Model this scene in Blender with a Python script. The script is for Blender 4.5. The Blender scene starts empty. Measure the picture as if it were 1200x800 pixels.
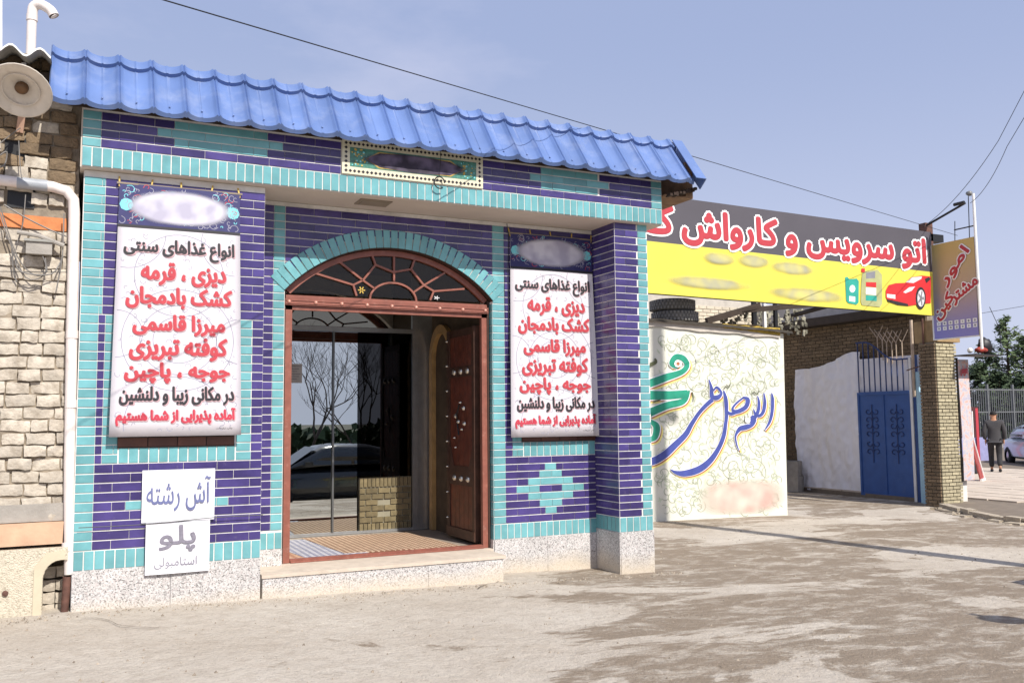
import bpy, math, random
from mathutils import Vector, Matrix
random.seed(7)
R = random.Random(11)
sc = bpy.context.scene
col = sc.collection
PI = math.pi
# ---------------------------------------------------------------- camera
FPX, YAW, PITCH, ROLL, EYE = 1060.0, math.radians(25.9), math.radians(4.85), math.radians(-.55), 1.55
FW = Vector((math.sin(YAW)*math.cos(PITCH), math.cos(YAW)*math.cos(PITCH), math.sin(PITCH)))
RI = Vector((math.cos(YAW), -math.sin(YAW), 0)); UP = RI.cross(FW)
RX = RI*math.cos(ROLL)+UP*math.sin(ROLL); UX = -RI*math.sin(ROLL)+UP*math.cos(ROLL)
cam = bpy.data.cameras.new('camera'); camo = bpy.data.objects.new('camera', cam); col.objects.link(camo)
cam.sensor_width = 36; cam.lens = 36*FPX/1200; cam.clip_end = 3000; cam.clip_start = .05
mw = Matrix.Identity(4)
for i, a in enumerate((RX, UX, -FW)):
    for j in range(3): mw[j][i] = a[j]
mw[2][3] = EYE
camo.matrix_world = mw; sc.camera = camo
# ---------------------------------------------------------------- light
SUN_AZ, SUN_EL = math.radians(11), math.radians(44.5)
sd = Vector((math.sin(SUN_AZ)*math.cos(SUN_EL), -math.cos(SUN_AZ)*math.cos(SUN_EL), math.sin(SUN_EL)))
sun = bpy.data.lights.new('sun', 'SUN'); sun.energy = 4.9; sun.angle = math.radians(.5); sun.color = (1, .955, .88)
suno = bpy.data.objects.new('sun', sun); col.objects.link(suno); suno.rotation_euler = sd.to_track_quat('Z', 'Y').to_euler()
w = bpy.data.worlds.new('World'); sc.world = w; w.use_nodes = True
nt = w.node_tree; bg = nt.nodes['Background']
sky = nt.nodes.new('ShaderNodeTexSky'); sky.sky_type = 'NISHITA'; sky.sun_disc = False
sky.sun_elevation = SUN_EL; sky.sun_rotation = math.radians(169); sky.air_density = 1.0; sky.dust_density = 3.0; sky.ozone_density = 2.5
tcw = nt.nodes.new('ShaderNodeTexCoord'); mpw = nt.nodes.new('ShaderNodeMapping'); mpw.inputs['Scale'].default_value = (1, 1, 2.6)
nzw = nt.nodes.new('ShaderNodeTexNoise'); nzw.inputs['Scale'].default_value = 2.2; nzw.inputs['Detail'].default_value = 7; nzw.inputs['Roughness'].default_value = .55
crw = nt.nodes.new('ShaderNodeMapRange'); crw.inputs[1].default_value = .5; crw.inputs[2].default_value = .8; crw.inputs[3].default_value = 0; crw.inputs[4].default_value = .55
mxh = nt.nodes.new('ShaderNodeMixRGB'); mxh.inputs[0].default_value = .82; mxh.inputs[2].default_value = (2.95, 3.5, 5.3, 1)
mxc = nt.nodes.new('ShaderNodeMixRGB'); mxc.inputs[2].default_value = (5.9, 5.8, 6.9, 1)
L = nt.links.new
L(tcw.outputs['Generated'], mpw.inputs[0]); L(mpw.outputs[0], nzw.inputs['Vector']); L(nzw.outputs['Fac'], crw.inputs[0])
spw = nt.nodes.new('ShaderNodeSeparateXYZ'); L(tcw.outputs['Generated'], spw.inputs[0])
hzr = nt.nodes.new('ShaderNodeMapRange'); hzr.interpolation_type = 'SMOOTHSTEP'; hzr.inputs[1].default_value = .0; hzr.inputs[2].default_value = .42; hzr.inputs[3].default_value = .75; hzr.inputs[4].default_value = 0; L(spw.outputs['Z'], hzr.inputs[0])
mxg = nt.nodes.new('ShaderNodeMixRGB'); mxg.inputs[2].default_value = (4.9, 5.2, 6.4, 1); L(hzr.outputs[0], mxg.inputs[0])
L(sky.outputs[0], mxh.inputs[1]); L(mxh.outputs[0], mxg.inputs[1]); L(mxg.outputs[0], mxc.inputs[1]); L(crw.outputs[0], mxc.inputs[0]); L(mxc.outputs[0], bg.inputs[0])
bg.inputs[1].default_value = .125
vs = sc.view_settings; vs.view_transform = 'Standard'; vs.look = 'None'; vs.exposure = 0.2; vs.gamma = 1
# ---------------------------------------------------------------- measuring: pixel of the photograph to a point of a real plane
def ray(u, v): return RX*((u-600)/FPX)-UX*((v-400)/FPX)+FW
def at(u, v, y): d = ray(u, v); d = d*(y/d.y); return Vector((d.x, d.y, d.z+EYE))
def atx(u, v, x): d = ray(u, v); d = d*(x/d.x); return Vector((d.x, d.y, d.z+EYE))
def atg(u, v, z): d = ray(u, v); d = d*((z-EYE)/d.z); return Vector((d.x, d.y, d.z+EYE))
# ---------------------------------------------------------------- helpers
def srgb(r, g, b): return tuple(((c/255)/12.92 if c/255 <= .04045 else ((c/255+.055)/1.055)**2.4) for c in (r, g, b))
MC = {}
def mat(name, c, rough=.7, var=.12, scale=6, bump=.15, bscale=None, metal=0, spec=.5, isl=0.0, dirt=None, coat=0, dist=.01, detail=5):
    """principled with noise colour variation, island / object random variation, bump, dirt colour"""
    if name in MC: return MC[name]
    m = bpy.data.materials.new(name); MC[name] = m; m.use_nodes = True; n = m.node_tree; b = n.nodes['Principled BSDF']; K = n.links.new
    b.inputs['Roughness'].default_value = rough; b.inputs['Metallic'].default_value = metal; b.inputs['Specular IOR Level'].default_value = spec; b.inputs['Coat Weight'].default_value = coat
    geo = n.nodes.new('ShaderNodeNewGeometry'); 
    nz = n.nodes.new('ShaderNodeTexNoise'); nz.inputs['Scale'].default_value = scale; nz.inputs['Detail'].default_value = detail; K(geo.outputs['Position'], nz.inputs['Vector'])
    mr = n.nodes.new('ShaderNodeMapRange'); mr.inputs[1].default_value = .3; mr.inputs[2].default_value = .7; mr.inputs[3].default_value = 1-var; mr.inputs[4].default_value = 1+var; K(nz.outputs['Fac'], mr.inputs[0])
    last = mr.outputs[0]
    if isl:
        oi = n.nodes.new('ShaderNodeObjectInfo'); ad = n.nodes.new('ShaderNodeMath'); ad.operation = 'ADD'; K(oi.outputs['Random'], ad.inputs[0]); K(geo.outputs['Random Per Island'], ad.inputs[1])
        fr = n.nodes.new('ShaderNodeMath'); fr.operation = 'FRACT'; K(ad.outputs[0], fr.inputs[0])
        m2 = n.nodes.new('ShaderNodeMapRange'); m2.inputs[3].default_value = 1-isl; m2.inputs[4].default_value = 1+isl; K(fr.outputs[0], m2.inputs[0])
        mu = n.nodes.new('ShaderNodeMath'); mu.operation = 'MULTIPLY'; K(last, mu.inputs[0]); K(m2.outputs[0], mu.inputs[1]); last = mu.outputs[0]
    mc = n.nodes.new('ShaderNodeVectorMath'); mc.operation = 'SCALE'; mc.inputs[0].default_value = c[:3]; K(last, mc.inputs['Scale'])
    out = mc.outputs[0]
    if dirt:
        dc, dsc, lo, hi, amt = dirt
        dn = n.nodes.new('ShaderNodeTexNoise'); dn.inputs['Scale'].default_value = dsc; dn.inputs['Detail'].default_value = 6; dn.inputs['Roughness'].default_value = .65; K(geo.outputs['Position'], dn.inputs['Vector'])
        dr = n.nodes.new('ShaderNodeMapRange'); dr.inputs[1].default_value = lo; dr.inputs[2].default_value = hi; dr.inputs[4].default_value = amt; K(dn.outputs['Fac'], dr.inputs[0])
        mx = n.nodes.new('ShaderNodeMixRGB'); K(dr.outputs[0], mx.inputs[0]); K(out, mx.inputs[1]); mx.inputs[2].default_value = (*dc, 1); out = mx.outputs[0]
    K(out, b.inputs['Base Color'])
    if bump:
        bn = n.nodes.new('ShaderNodeTexNoise'); bn.inputs['Scale'].default_value = bscale or scale*6; bn.inputs['Detail'].default_value = 6; K(geo.outputs['Position'], bn.inputs['Vector'])
        bp = n.nodes.new('ShaderNodeBump'); bp.inputs['Strength'].default_value = bump; bp.inputs['Distance'].default_value = dist; K(bn.outputs['Fac'], bp.inputs['Height']); K(bp.outputs[0], b.inputs['Normal'])
    return m

SPLIT = {'jamb_lining', 'wall_hole_shade', 'rail', 'pipe_collar', 'stile', 'mullion', 'eyelet_tie', 'fork', 'transom_rail', 'sill', 'slab', 'post', 'service_icons_', 'wire_ring_', 'frame', 'roof_cloth', 'smudged_writing', 'torn_liner', 'arch_trim_', 'canopy_beam_', 'lattice', 'pale_strip', 'cables', 'tray', 'elbow', 'stay', 'painted_star', 'lettering_eye'}
TWINS = {}
class MB:
    def __init__(s): s.v = []; s.f = []; s.mi = []; s.cur = 0
    def add(s, vs, fs):
        k = len(s.v); s.v += [tuple(v) for v in vs]; s.f += [tuple(i+k for i in f) for f in fs]; s.mi += [s.cur]*len(fs); return s
    def box(s, x0, x1, y0, y1, z0, z1, j=0):
        vs = [(x, y, z) for x in (x0, x1) for y in (y0, y1) for z in (z0, z1)]
        if j: vs = [tuple(c+R.uniform(-j, j) for c in v) for v in vs]
        return s.add(vs, [(0, 1, 3, 2), (4, 6, 7, 5), (0, 4, 5, 1), (2, 3, 7, 6), (0, 2, 6, 4), (1, 5, 7, 3)])
    def obox(s, c, ax, ay, az, dx, dy, dz):
        c = Vector(c); vs = [c+ax*(a*dx/2)+ay*(b*dy/2)+az*(e*dz/2) for a in (-1, 1) for b in (-1, 1) for e in (-1, 1)]
        return s.add(vs, [(0, 1, 3, 2), (4, 6, 7, 5), (0, 4, 5, 1), (2, 3, 7, 6), (0, 2, 6, 4), (1, 5, 7, 3)])
    def bar(s, a, b, w, d, up=(0, -1, 0)):
        a = Vector(a); b = Vector(b); ax = (b-a); l = ax.length; ax = ax/l; ay = Vector(up); ay = (ay-ax*ay.dot(ax)).normalized(); az = ax.cross(ay)
        return s.obox((a+b)/2, ax, ay, az, l, d, w)
    def tube(s, pts, r, n=8, cap=True):
        pts = [Vector(p) for p in pts]; rr = r if isinstance(r, (list, tuple)) else [r]*len(pts); rings = []; prev = None; vs = []; fs = []
        for i, p in enumerate(pts):
            t = (pts[min(i+1, len(pts)-1)]-pts[max(i-1, 0)]).normalized()
            if prev is None: u = t.orthogonal().normalized()
            else: u = (prev-t*prev.dot(t)); u = u.normalized() if u.length > 1e-6 else t.orthogonal().normalized()
            prev = u; q = t.cross(u)
            vs += [p+(u*math.cos(2*PI*k/n)+q*math.sin(2*PI*k/n))*rr[i] for k in range(n)]
        for i in range(len(pts)-1):
            for k in range(n): fs.append((i*n+k, i*n+(k+1) % n, (i+1)*n+(k+1) % n, (i+1)*n+k))
        if cap and n > 2: fs.append(tuple(range(n-1, -1, -1))); fs.append(tuple((len(pts)-1)*n+k for k in range(n)))
        return s.add(vs, fs)
    def lathe(s, prof, c=(0, 0, 0), n=20, ax=None):
        """prof (r,h) revolved round axis ax"""
        ax = Vector(ax or (0, 0, 1)).normalized(); u = ax.orthogonal().normalized(); q = ax.cross(u); c = Vector(c); vs = []; fs = []
        for r, h in prof: vs += [c+ax*h+(u*math.cos(2*PI*k/n)+q*math.sin(2*PI*k/n))*r for k in range(n)]
        for i in range(len(prof)-1):
            for k in range(n): fs.append((i*n+k, i*n+(k+1) % n, (i+1)*n+(k+1) % n, (i+1)*n+k))
        return s.add(vs, fs)
    def prism(s, poly, y0, y1, ax='y'):
        """poly of (a,b) extruded"""
        n = len(poly)
        def P(a, b, t): return (a, t, b) if ax == 'y' else ((t, a, b) if ax == 'x' else (a, b, t))
        vs = [P(a, b, y0) for a, b in poly]+[P(a, b, y1) for a, b in poly]
        return s.add(vs, [tuple(range(n)), tuple(range(2*n-1, n-1, -1))]+[(i, (i+1) % n, n+(i+1) % n, n+i) for i in range(n)])
    def grid(s, nu, nv, fn):
        vs = [fn(i/nu, j/nv) for j in range(nv+1) for i in range(nu+1)]
        return s.add(vs, [(j*(nu+1)+i, j*(nu+1)+i+1, (j+1)*(nu+1)+i+1, (j+1)*(nu+1)+i) for j in range(nv) for i in range(nu)])
    def mesh(s, name, mats, smooth=False):
        me = bpy.data.meshes.new(name); me.from_pydata(s.v, [], s.f)
        for m in (mats if isinstance(mats, (list, tuple)) else [mats]): me.materials.append(m)
        if any(s.mi): me.polygons.foreach_set('material_index', s.mi)
        if smooth: me.polygons.foreach_set('use_smooth', [True]*len(me.polygons))
        me.update()
        if smooth == 'a': me.set_sharp_from_angle(angle=math.radians(35))
        return me
    def islands(s):
        par = list(range(len(s.v)))
        def find(a):
            while par[a] != a: par[a] = par[par[a]]; a = par[a]
            return a
        for f in s.f:
            for a in f[1:]: par[find(a)] = find(f[0])
        out = {}
        for f, m in zip(s.f, s.mi):
            q = out.setdefault(find(f[0]), (MB(), {})); mb, ix = q; g = []
            for i in f:
                if i not in ix: ix[i] = len(mb.v); mb.v.append(s.v[i])
                g.append(ix[i])
            mb.f.append(tuple(g)); mb.mi.append(m)
        return [q[0] for q in out.values()]
    def build(s, name, mats, parent=None, smooth=False, fix=True, **kw):
        if name in SPLIT:
            isl = s.islands()
            if len(isl) > 1:
                o = None
                for q in isl:
                    o2 = q.build(name, mats, parent, smooth, fix, **kw)
                    if o is None: o = o2
                    else: TWINS.setdefault(o.name, []).append(o2)
                return o
        me = s.mesh(name, mats, smooth)
        if fix:
            import bmesh
            bm = bmesh.new(); bm.from_mesh(me); bmesh.ops.recalc_face_normals(bm, faces=bm.faces); bm.to_mesh(me); bm.free()
        return link(name, me, parent, **kw)
def link(name, me, parent=None, loc=None, kind=None, label=None, cat=None, group=None, rot=None):
    o = bpy.data.objects.new(name, me); col.objects.link(o)
    if parent: o.parent = parent
    if loc is not None: o.location = loc
    if rot is not None: o.rotation_euler = rot
    for k, v in (('kind', kind), ('label', label), ('category', cat), ('group', group)):
        if v: o[k] = v
    return o
def thing(name, label, cat, loc=(0, 0, 0), rz=0, group=None):
    return link(name, None, None, loc, None, label, cat, group, (0, 0, rz))
def loc_children(root):
    """move a thing's origin to the base: parts are built in world coordinates, so use the inverse"""
    root.matrix_parent_inverse = Matrix.Identity(4)
def smooth_pts(pts, k=6):
    out = []; n = len(pts)
    for i in range(n-1):
        p0 = pts[max(i-1, 0)]; p1 = pts[i]; p2 = pts[i+1]; p3 = pts[min(i+2, n-1)]
        for j in range(k):
            t = j/k
            out.append(tuple(.5*((2*b)+(-a+c)*t+(2*a-5*b+4*c-d)*t*t+(-a+3*b-3*c+d)*t**3) for a, b, c, d in zip(p0, p1, p2, p3)))
    out.append(tuple(pts[-1])); return out
def ribbon(mb, pts, frame, w=None, k=6):
    """pts (a,b,width) in a plane given by frame(a,b)->Vector"""
    q = smooth_pts(pts, k) if k > 1 else pts; vs = []
    for i, p in enumerate(q):
        a = q[max(i-1, 0)]; b = q[min(i+1, len(q)-1)]; dx, dy = b[0]-a[0], b[1]-a[1]; l = math.hypot(dx, dy) or 1; nx, ny = -dy/l, dx/l
        h = (p[2] if w is None else w)/2
        vs.append(frame(p[0]+nx*h, p[1]+ny*h)); vs.append(frame(p[0]-nx*h, p[1]-ny*h))
    mb.add(vs, [(2*i, 2*i+1, 2*i+3, 2*i+2) for i in range(len(q)-1)])
# ---------------------------------------------------------------- Persian lettering, shaped into joined forms
_F = dict(zip('اآبپتثجچحخدذرزسشصضطعغفقکگلمنوهی', [(0xFE8D, 2), (0xFE81, 2), (0xFE8F, 4), (0xFB56, 4), (0xFE95, 4), (0xFE99, 4), (0xFE9D, 4), (0xFB7A, 4), (0xFEA1, 4), (0xFEA5, 4), (0xFEA9, 2), (0xFEAB, 2), (0xFEAD, 2), (0xFEAF, 2),
  (0xFEB1, 4), (0xFEB5, 4), (0xFEB9, 4), (0xFEBD, 4), (0xFEC1, 4), (0xFEC9, 4), (0xFECD, 4), (0xFED1, 4), (0xFED5, 4), (0xFB8E, 4), (0xFB92, 4), (0xFEDD, 4), (0xFEE1, 4), (0xFEE5, 4), (0xFEED, 2), (0xFEE9, 4), (0xFBFC, 4)]))
def shape(s):
    out = []
    for i, ch in enumerate(s):
        if ch not in _F: out.append(ch); continue
        base, n = _F[ch]
        prev = i > 0 and s[i-1] in _F and _F[s[i-1]][1] == 4
        nxt = n == 4 and i+1 < len(s) and (s[i+1] in _F or s[i+1] == 'ـ')
        k = (3 if nxt else 1) if prev else (2 if nxt else 0)
        out.append(chr(base+k))
    return ''.join(reversed(out))
def text_mesh(s, off=0.0, persian=True):
    cu = bpy.data.curves.new('lettering', 'FONT'); cu.body = shape(s) if persian else s; cu.offset = off; cu.resolution_u = 4
    o = bpy.data.objects.new('lettering_tmp', cu); col.objects.link(o)
    from mathutils.geometry import delaunay_2d_cdt, interpolate_bezier
    c2 = o.to_curve(bpy.context.evaluated_depsgraph_get()); loops = []
    for sp in c2.splines:
        pts = []
        if sp.type == 'BEZIER':
            B_ = sp.bezier_points; m = len(B_)
            for i in range(m):
                p, q = B_[i], B_[(i+1) % m]
                straight = (p.handle_right-p.co).length < 1e-5 and (q.handle_left-q.co).length < 1e-5
                pts += [v.xy for v in interpolate_bezier(p.co, p.handle_right, q.handle_left, q.co, 2 if straight else 5)[:-1]]
        else: pts = [v.co.xy for v in sp.points]
        out = []
        for p in pts:
            if not out or (p-out[-1]).length > 1e-4: out.append(p)
        if len(out) > 2 and (out[0]-out[-1]).length < 1e-4: out.pop()
        if len(out) > 2: loops.append(out)
    o.to_curve_clear(); bpy.data.objects.remove(o); bpy.data.curves.remove(cu)
    area = lambda L_: sum(a.x*b.y-b.x*a.y for a, b in zip(L_, L_[1:]+L_[:1]))/2
    big = max(loops, key=lambda L_: abs(area(L_))); sg_ = 1 if area(big) > 0 else -1
    def inside(p, L_):
        c = False
        for a, b in zip(L_, L_[1:]+L_[:1]):
            if (a.y > p.y) != (b.y > p.y) and p.x < (b.x-a.x)*(p.y-a.y)/(b.y-a.y)+a.x: c = not c
        return c
    outer = [L_ for L_ in loops if area(L_)*sg_ > 0]; holes = [L_ for L_ in loops if area(L_)*sg_ <= 0]
    vs, fs, isl = [], [], []
    for gi, L_ in enumerate(outer):
        grp = [L_]+[h for h in holes if inside(h[0], L_)]
        co = []; fc = []
        for g in grp: fc.append(list(range(len(co), len(co)+len(g)))); co += g
        v2, e2, f2, *_ = delaunay_2d_cdt(co, [], fc, 1, 1e-5)
        k = len(vs)
        for f in f2:
            c = sum((v2[i] for i in f), Vector((0, 0)))/len(f)
            if sum(inside(c, g) for g in grp) % 2 == 1: fs.append(tuple(i+k for i in f))
        vs += [Vector((v.x, v.y, 0)) for v in v2]; isl += [gi]*len(v2)
    return vs, fs, isl, set(i for f in fs for i in f)
TX = {}
def put_text(mb, s, off, frame, a0, a1, b0, b1, lift, bold=0.0, persian=True, rot=0):
    """fit text in rectangle a0..a1 x b0..b1 of frame(a,b,lift); grow widens the outline copy"""
    k0 = (s, 0.0, persian)
    if k0 not in TX: TX[k0] = text_mesh(s, 0.0, persian)
    vs, fs, isl, u0 = TX[k0]
    x0 = min(vs[i].x for i in u0); x1 = max(vs[i].x for i in u0); y0 = min(vs[i].y for i in u0); y1 = max(vs[i].y for i in u0)
    ca, cb, ha, hb = (a0+a1)/2, (b0+b1)/2, (a1-a0)/2, (b1-b0)/2
    n = 10 if off > 0 else 1
    if n > 1: ha -= off; hb -= off
    for q in range(n):
        dx, dy = (off*math.cos(2*PI*q/9), off*math.sin(2*PI*q/9)) if 0 < q else (0, 0)
        out = []
        for i, v in enumerate(vs):
            a = ((v.x-x0)/(x1-x0)*2-1)*ha; b = ((v.y-y0)/(y1-y0)*2-1)*hb
            if rot: a, b = a*math.cos(rot)-b*math.sin(rot), a*math.sin(rot)+b*math.cos(rot)
            out.append(frame(ca+a+dx, cb+b+dy, lift+(isl[i] % 5)*.00005+q*.00025))
        mb.add(out, fs)

# ================================================================ materials
turq = mat('turquoise_glaze', srgb(106, 162, 167), .2, .13, 7, .12, 22, isl=.15, spec=.5, dirt=(srgb(140, 176, 176), 14, .55, .8, .25))
purp = mat('purple_glaze', srgb(68, 58, 112), .2, .2, 7, .12, 22, isl=.25, spec=.5, dirt=(srgb(120, 112, 130), 16, .62, .8, .5))
grout = mat('white_grout', srgb(222, 219, 214), .9, .1, 20, .2, dirt=(srgb(150, 144, 136), 5, .5, .75, .6))
m_granite = None
def granite(name, tint=1.0):
    m = bpy.data.materials.new(name); m.use_nodes = True; n = m.node_tree; b = n.nodes['Principled BSDF']; K = n.links.new
    g = n.nodes.new('ShaderNodeNewGeometry'); vo = n.nodes.new('ShaderNodeTexVoronoi'); vo.inputs['Scale'].default_value = 120; K(g.outputs['Position'], vo.inputs['Vector'])
    cr = n.nodes.new('ShaderNodeValToRGB'); e = cr.color_ramp; e.interpolation = 'CONSTANT'
    sep = n.nodes.new('ShaderNodeSeparateColor'); K(vo.outputs['Color'], sep.inputs[0]); K(sep.outputs[0], cr.inputs[0])
    cs = [(0, (124, 120, 118)), (.10, (166, 162, 160)), (.3, (194, 190, 187)), (.55, (206, 203, 200)), (.82, (190, 180, 177)), (.92, (214, 212, 210))]
    e.elements[0].position = 0; e.elements[0].color = (*srgb(*cs[0][1]), 1); e.elements[1].position = cs[1][0]; e.elements[1].color = (*srgb(*cs[1][1]), 1)
    for p, c in cs[2:]: x = e.elements.new(p); x.color = (*srgb(*c), 1)
    nz = n.nodes.new('ShaderNodeTexNoise'); nz.inputs['Scale'].default_value = 2.5; nz.inputs['Detail'].default_value = 6; K(g.outputs['Position'], nz.inputs['Vector'])
    mr = n.nodes.new('ShaderNodeMapRange'); mr.inputs[1].default_value = .35; mr.inputs[2].default_value = .7; mr.inputs[3].default_value = 1.0*tint; mr.inputs[4].default_value = .8*tint; K(nz.outputs['Fac'], mr.inputs[0])
    sx = n.nodes.new('ShaderNodeSeparateXYZ'); K(g.outputs['Position'], sx.inputs[0])
    vm = n.nodes.new('ShaderNodeVectorMath'); vm.operation = 'SCALE'; K(cr.outputs[0], vm.inputs[0]); K(mr.outputs[0], vm.inputs['Scale'])
    ad = n.nodes.new('ShaderNodeMath'); ad.operation = 'MULTIPLY_ADD'; K(nz.outputs['Fac'], ad.inputs[0]); ad.inputs[1].default_value = .25; K(sx.outputs['Z'], ad.inputs[2])
    dm = n.nodes.new('ShaderNodeMapRange'); dm.inputs[1].default_value = .16; dm.inputs[2].default_value = .32; dm.inputs[3].default_value = .75; dm.inputs[4].default_value = 0; K(ad.outputs[0], dm.inputs[0])
    mx = n.nodes.new('ShaderNodeMixRGB'); K(dm.outputs[0], mx.inputs[0]); K(vm.outputs[0], mx.inputs[1]); mx.inputs[2].default_value = (*srgb(196, 182, 160), 1)
    K(mx.outputs[0], b.inputs['Base Color']); b.inputs['Roughness'].default_value = .75; MC[name] = m; return m
gran = granite('speckled_granite')
soffit_m = mat('beige_render', srgb(202, 190, 178), .9, .06, 3, .1)
bluepaint = mat('blue_sheet_metal', srgb(94, 118, 168), .5, .1, 3, .12, 9, spec=.5, isl=.06, dirt=(srgb(158, 166, 186), 4, .5, .85, .5))
bluedark = mat('blue_painted_edge', srgb(50, 66, 130), .5, .1)
brown_metal = mat('redbrown_painted_metal', srgb(136, 82, 68), .42, .15, 12, .08, dirt=(srgb(190, 150, 135), 20, .55, .8, .4))
wood_red = mat('red_stained_wood', srgb(104, 54, 38), .38, .3, 14, .2, 60, isl=.2)
wood_dark = mat('dark_stained_wood', srgb(74, 48, 36), .5, .3, 12, .2, 60)
beige_trim = mat('varnished_pine_trim', srgb(176, 142, 92), .5, .2, 8, .1)
steel = mat('bright_aluminium', srgb(190, 192, 192), .3, .08, 10, .03, metal=.85)
silver = mat('chromed_stud', srgb(210, 205, 195), .25, .1, 10, .02, metal=.8)
black_m = mat('black_painted_metal', srgb(26, 26, 28), .5, .1)
dark_in = mat('dark_interior_plaster', srgb(84, 64, 46), .9, .2, 3)
plaster_in = mat('brown_interior_plaster', srgb(84, 72, 58), .9, .25, 6)
pvc = mat('white_pvc', srgb(226, 216, 210), .5, .07, 5, .05, dirt=(srgb(190, 160, 150), 9, .55, .8, .5))
rust = mat('rusty_iron', srgb(96, 66, 56), .8, .35, 18, .4)
mortar = mat('mud_mortar', srgb(140, 128, 112), .95, .25, 12, .6, 50)
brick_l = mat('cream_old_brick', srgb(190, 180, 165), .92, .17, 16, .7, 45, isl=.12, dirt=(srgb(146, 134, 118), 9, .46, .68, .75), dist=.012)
brick_d = mat('shaded_brown_brick', srgb(122, 104, 82), .92, .2, 16, .7, 45, isl=.2, dist=.02)  # brown darkened to carry shade: pillar's left face, bricks under the eave
stucco = mat('rough_cream_stucco', srgb(208, 198, 178), .95, .1, 30, .9, 90, dist=.015, dirt=(srgb(150, 140, 120), 60, .5, .62, .6))
cement = mat('grey_cement', srgb(158, 152, 144), .92, .15, 7, .5, 40)
timber = mat('orange_timber', srgb(196, 122, 74), .8, .2, 10, .3, 50)
asb = mat('corrugated_cement_sheet', srgb(150, 148, 142), .9, .12, 8, .3)
white_m = mat('white_paint', srgb(232, 230, 226), .55, .05)
paper = mat('white_paper_sheet', srgb(222, 221, 226), .8, .02, 6, .1)
ink_blue = mat('blue_marker_ink', srgb(104, 110, 150), .8, .2, 40, 0)
ink_grey = mat('grey_marker_ink', srgb(128, 124, 136), .8, .2, 40, 0)
p_red = mat('red_print', srgb(182, 58, 68), .6, .05, 20, 0)
p_black = mat('black_print', srgb(42, 40, 44), .6, .1, 20, 0)
p_white = mat('white_print', srgb(240, 240, 240), .6, .02, 20, 0)
p_shadow = mat('pink_grey_print', srgb(196, 160, 164), .6, .05, 20, 0)
p_orn = mat('faint_grey_ornament_print', srgb(150, 148, 164), .7, .1, 20, 0)
p_green = mat('teal_green_print', srgb(34, 146, 118), .6, .15, 10, 0)
p_blue = mat('royal_blue_print', srgb(66, 78, 150), .6, .15, 8, 0)
p_brown = mat('orange_brown_print', srgb(178, 112, 74), .6, .2, 12, 0)
p_yel = mat('pale_yellow_print', srgb(240, 228, 140), .6, .1, 12, 0)
p_olive = mat('olive_line_print', srgb(166, 172, 150), .7, .2, 12, 0)
p_navy = mat('navy_print', srgb(44, 44, 96), .6, .1, 20, 0)
p_cyan = mat('cyan_print', srgb(120, 206, 214), .6, .1, 20, 0)
p_gold = mat('gold_print', srgb(196, 164, 72), .6, .2, 30, 0)
rubber = mat('tyre_rubber', srgb(112, 110, 106), .85, .15, 20, .3)

def soft_print(name, c1, c2, lo, hi, nscale=5, ex=2.0):
    """print that fades out to nothing at its oval edge"""
    m = bpy.data.materials.new(name); m.use_nodes = True; n = m.node_tree; b = n.nodes['Principled BSDF']; K = n.links.new; N = n.nodes.new
    t = N('ShaderNodeTexCoord'); sp = N('ShaderNodeSeparateXYZ'); K(t.outputs['Generated'], sp.inputs[0])
    def mm(op, a, b_=None):
        q = N('ShaderNodeMath'); q.operation = op
        for k, v in enumerate((a, b_)):
            if v is None: continue
            if isinstance(v, (int, float)): q.inputs[k].default_value = v
            else: K(v, q.inputs[k])
        return q.outputs[0]
    f = lambda o: mm('POWER', mm('ABSOLUTE', mm('MULTIPLY', mm('SUBTRACT', o, .5), 2.0)), ex)
    d = mm('ADD', f(sp.outputs['X']), f(sp.outputs['Z']))
    nz = N('ShaderNodeTexNoise'); nz.inputs['Scale'].default_value = nscale; nz.inputs['Detail'].default_value = 1.5; g = N('ShaderNodeNewGeometry'); K(g.outputs['Position'], nz.inputs['Vector'])
    mr = N('ShaderNodeMapRange'); mr.interpolation_type = 'SMOOTHSTEP'; mr.inputs[1].default_value = hi; mr.inputs[2].default_value = lo; K(mm('ADD', d, mm('MULTIPLY', mm('SUBTRACT', nz.outputs['Fac'], .5), .35)), mr.inputs[0])
    K(mr.outputs[0], b.inputs['Alpha'])
    r = N('ShaderNodeValToRGB'); e = r.color_ramp.elements; e[0].position = .35; e[0].color = (*c1, 1); e[1].position = .65; e[1].color = (*c2, 1); K(nz.outputs['Fac'], r.inputs[0]); K(r.outputs[0], b.inputs['Base Color']); b.inputs['Roughness'].default_value = .7
    return m
# ================================================================ ground
def zg(x, y):
    z = .12 if x <= 0 else (.12*(1-x/5) if x < 5 else max(-.02*(x-5), -.2))
    if y < 2.6: z -= .4*min(1, (2.6-y)/2.2)
    if y < -3: z -= .03*min(-3-y, 40)
    return z
def ticks(lo, hi, step, far):
    a = []; x = lo
    while x <= hi: a.append(x); x += step
    s = step; x = hi
    while x < far: s *= 1.5; x += s; a.append(x)
    s = step; x = lo
    while x > -far: s *= 1.5; x -= s; a.insert(0, x)
    return a
from mathutils import noise
gx = ticks(-4, 18, .22, 600); gy = ticks(1, 18, .22, 600)
mb = MB()
for y in gy:
    for x in gx:
        d = 0
        if -5 < x < 20 and 0 < y < 20: d = noise.noise((x*.7, y*.7, 0))*.012+noise.noise((x*3, y*3, 2))*.006
        mb.v.append((x, y, zg(x, y)+d-.008))
nx = len(gx)
for j in range(len(gy)-1):
    for i in range(nx-1): mb.f.append((j*nx+i, j*nx+i+1, (j+1)*nx+i+1, (j+1)*nx+i)); mb.mi.append(0)
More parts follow.
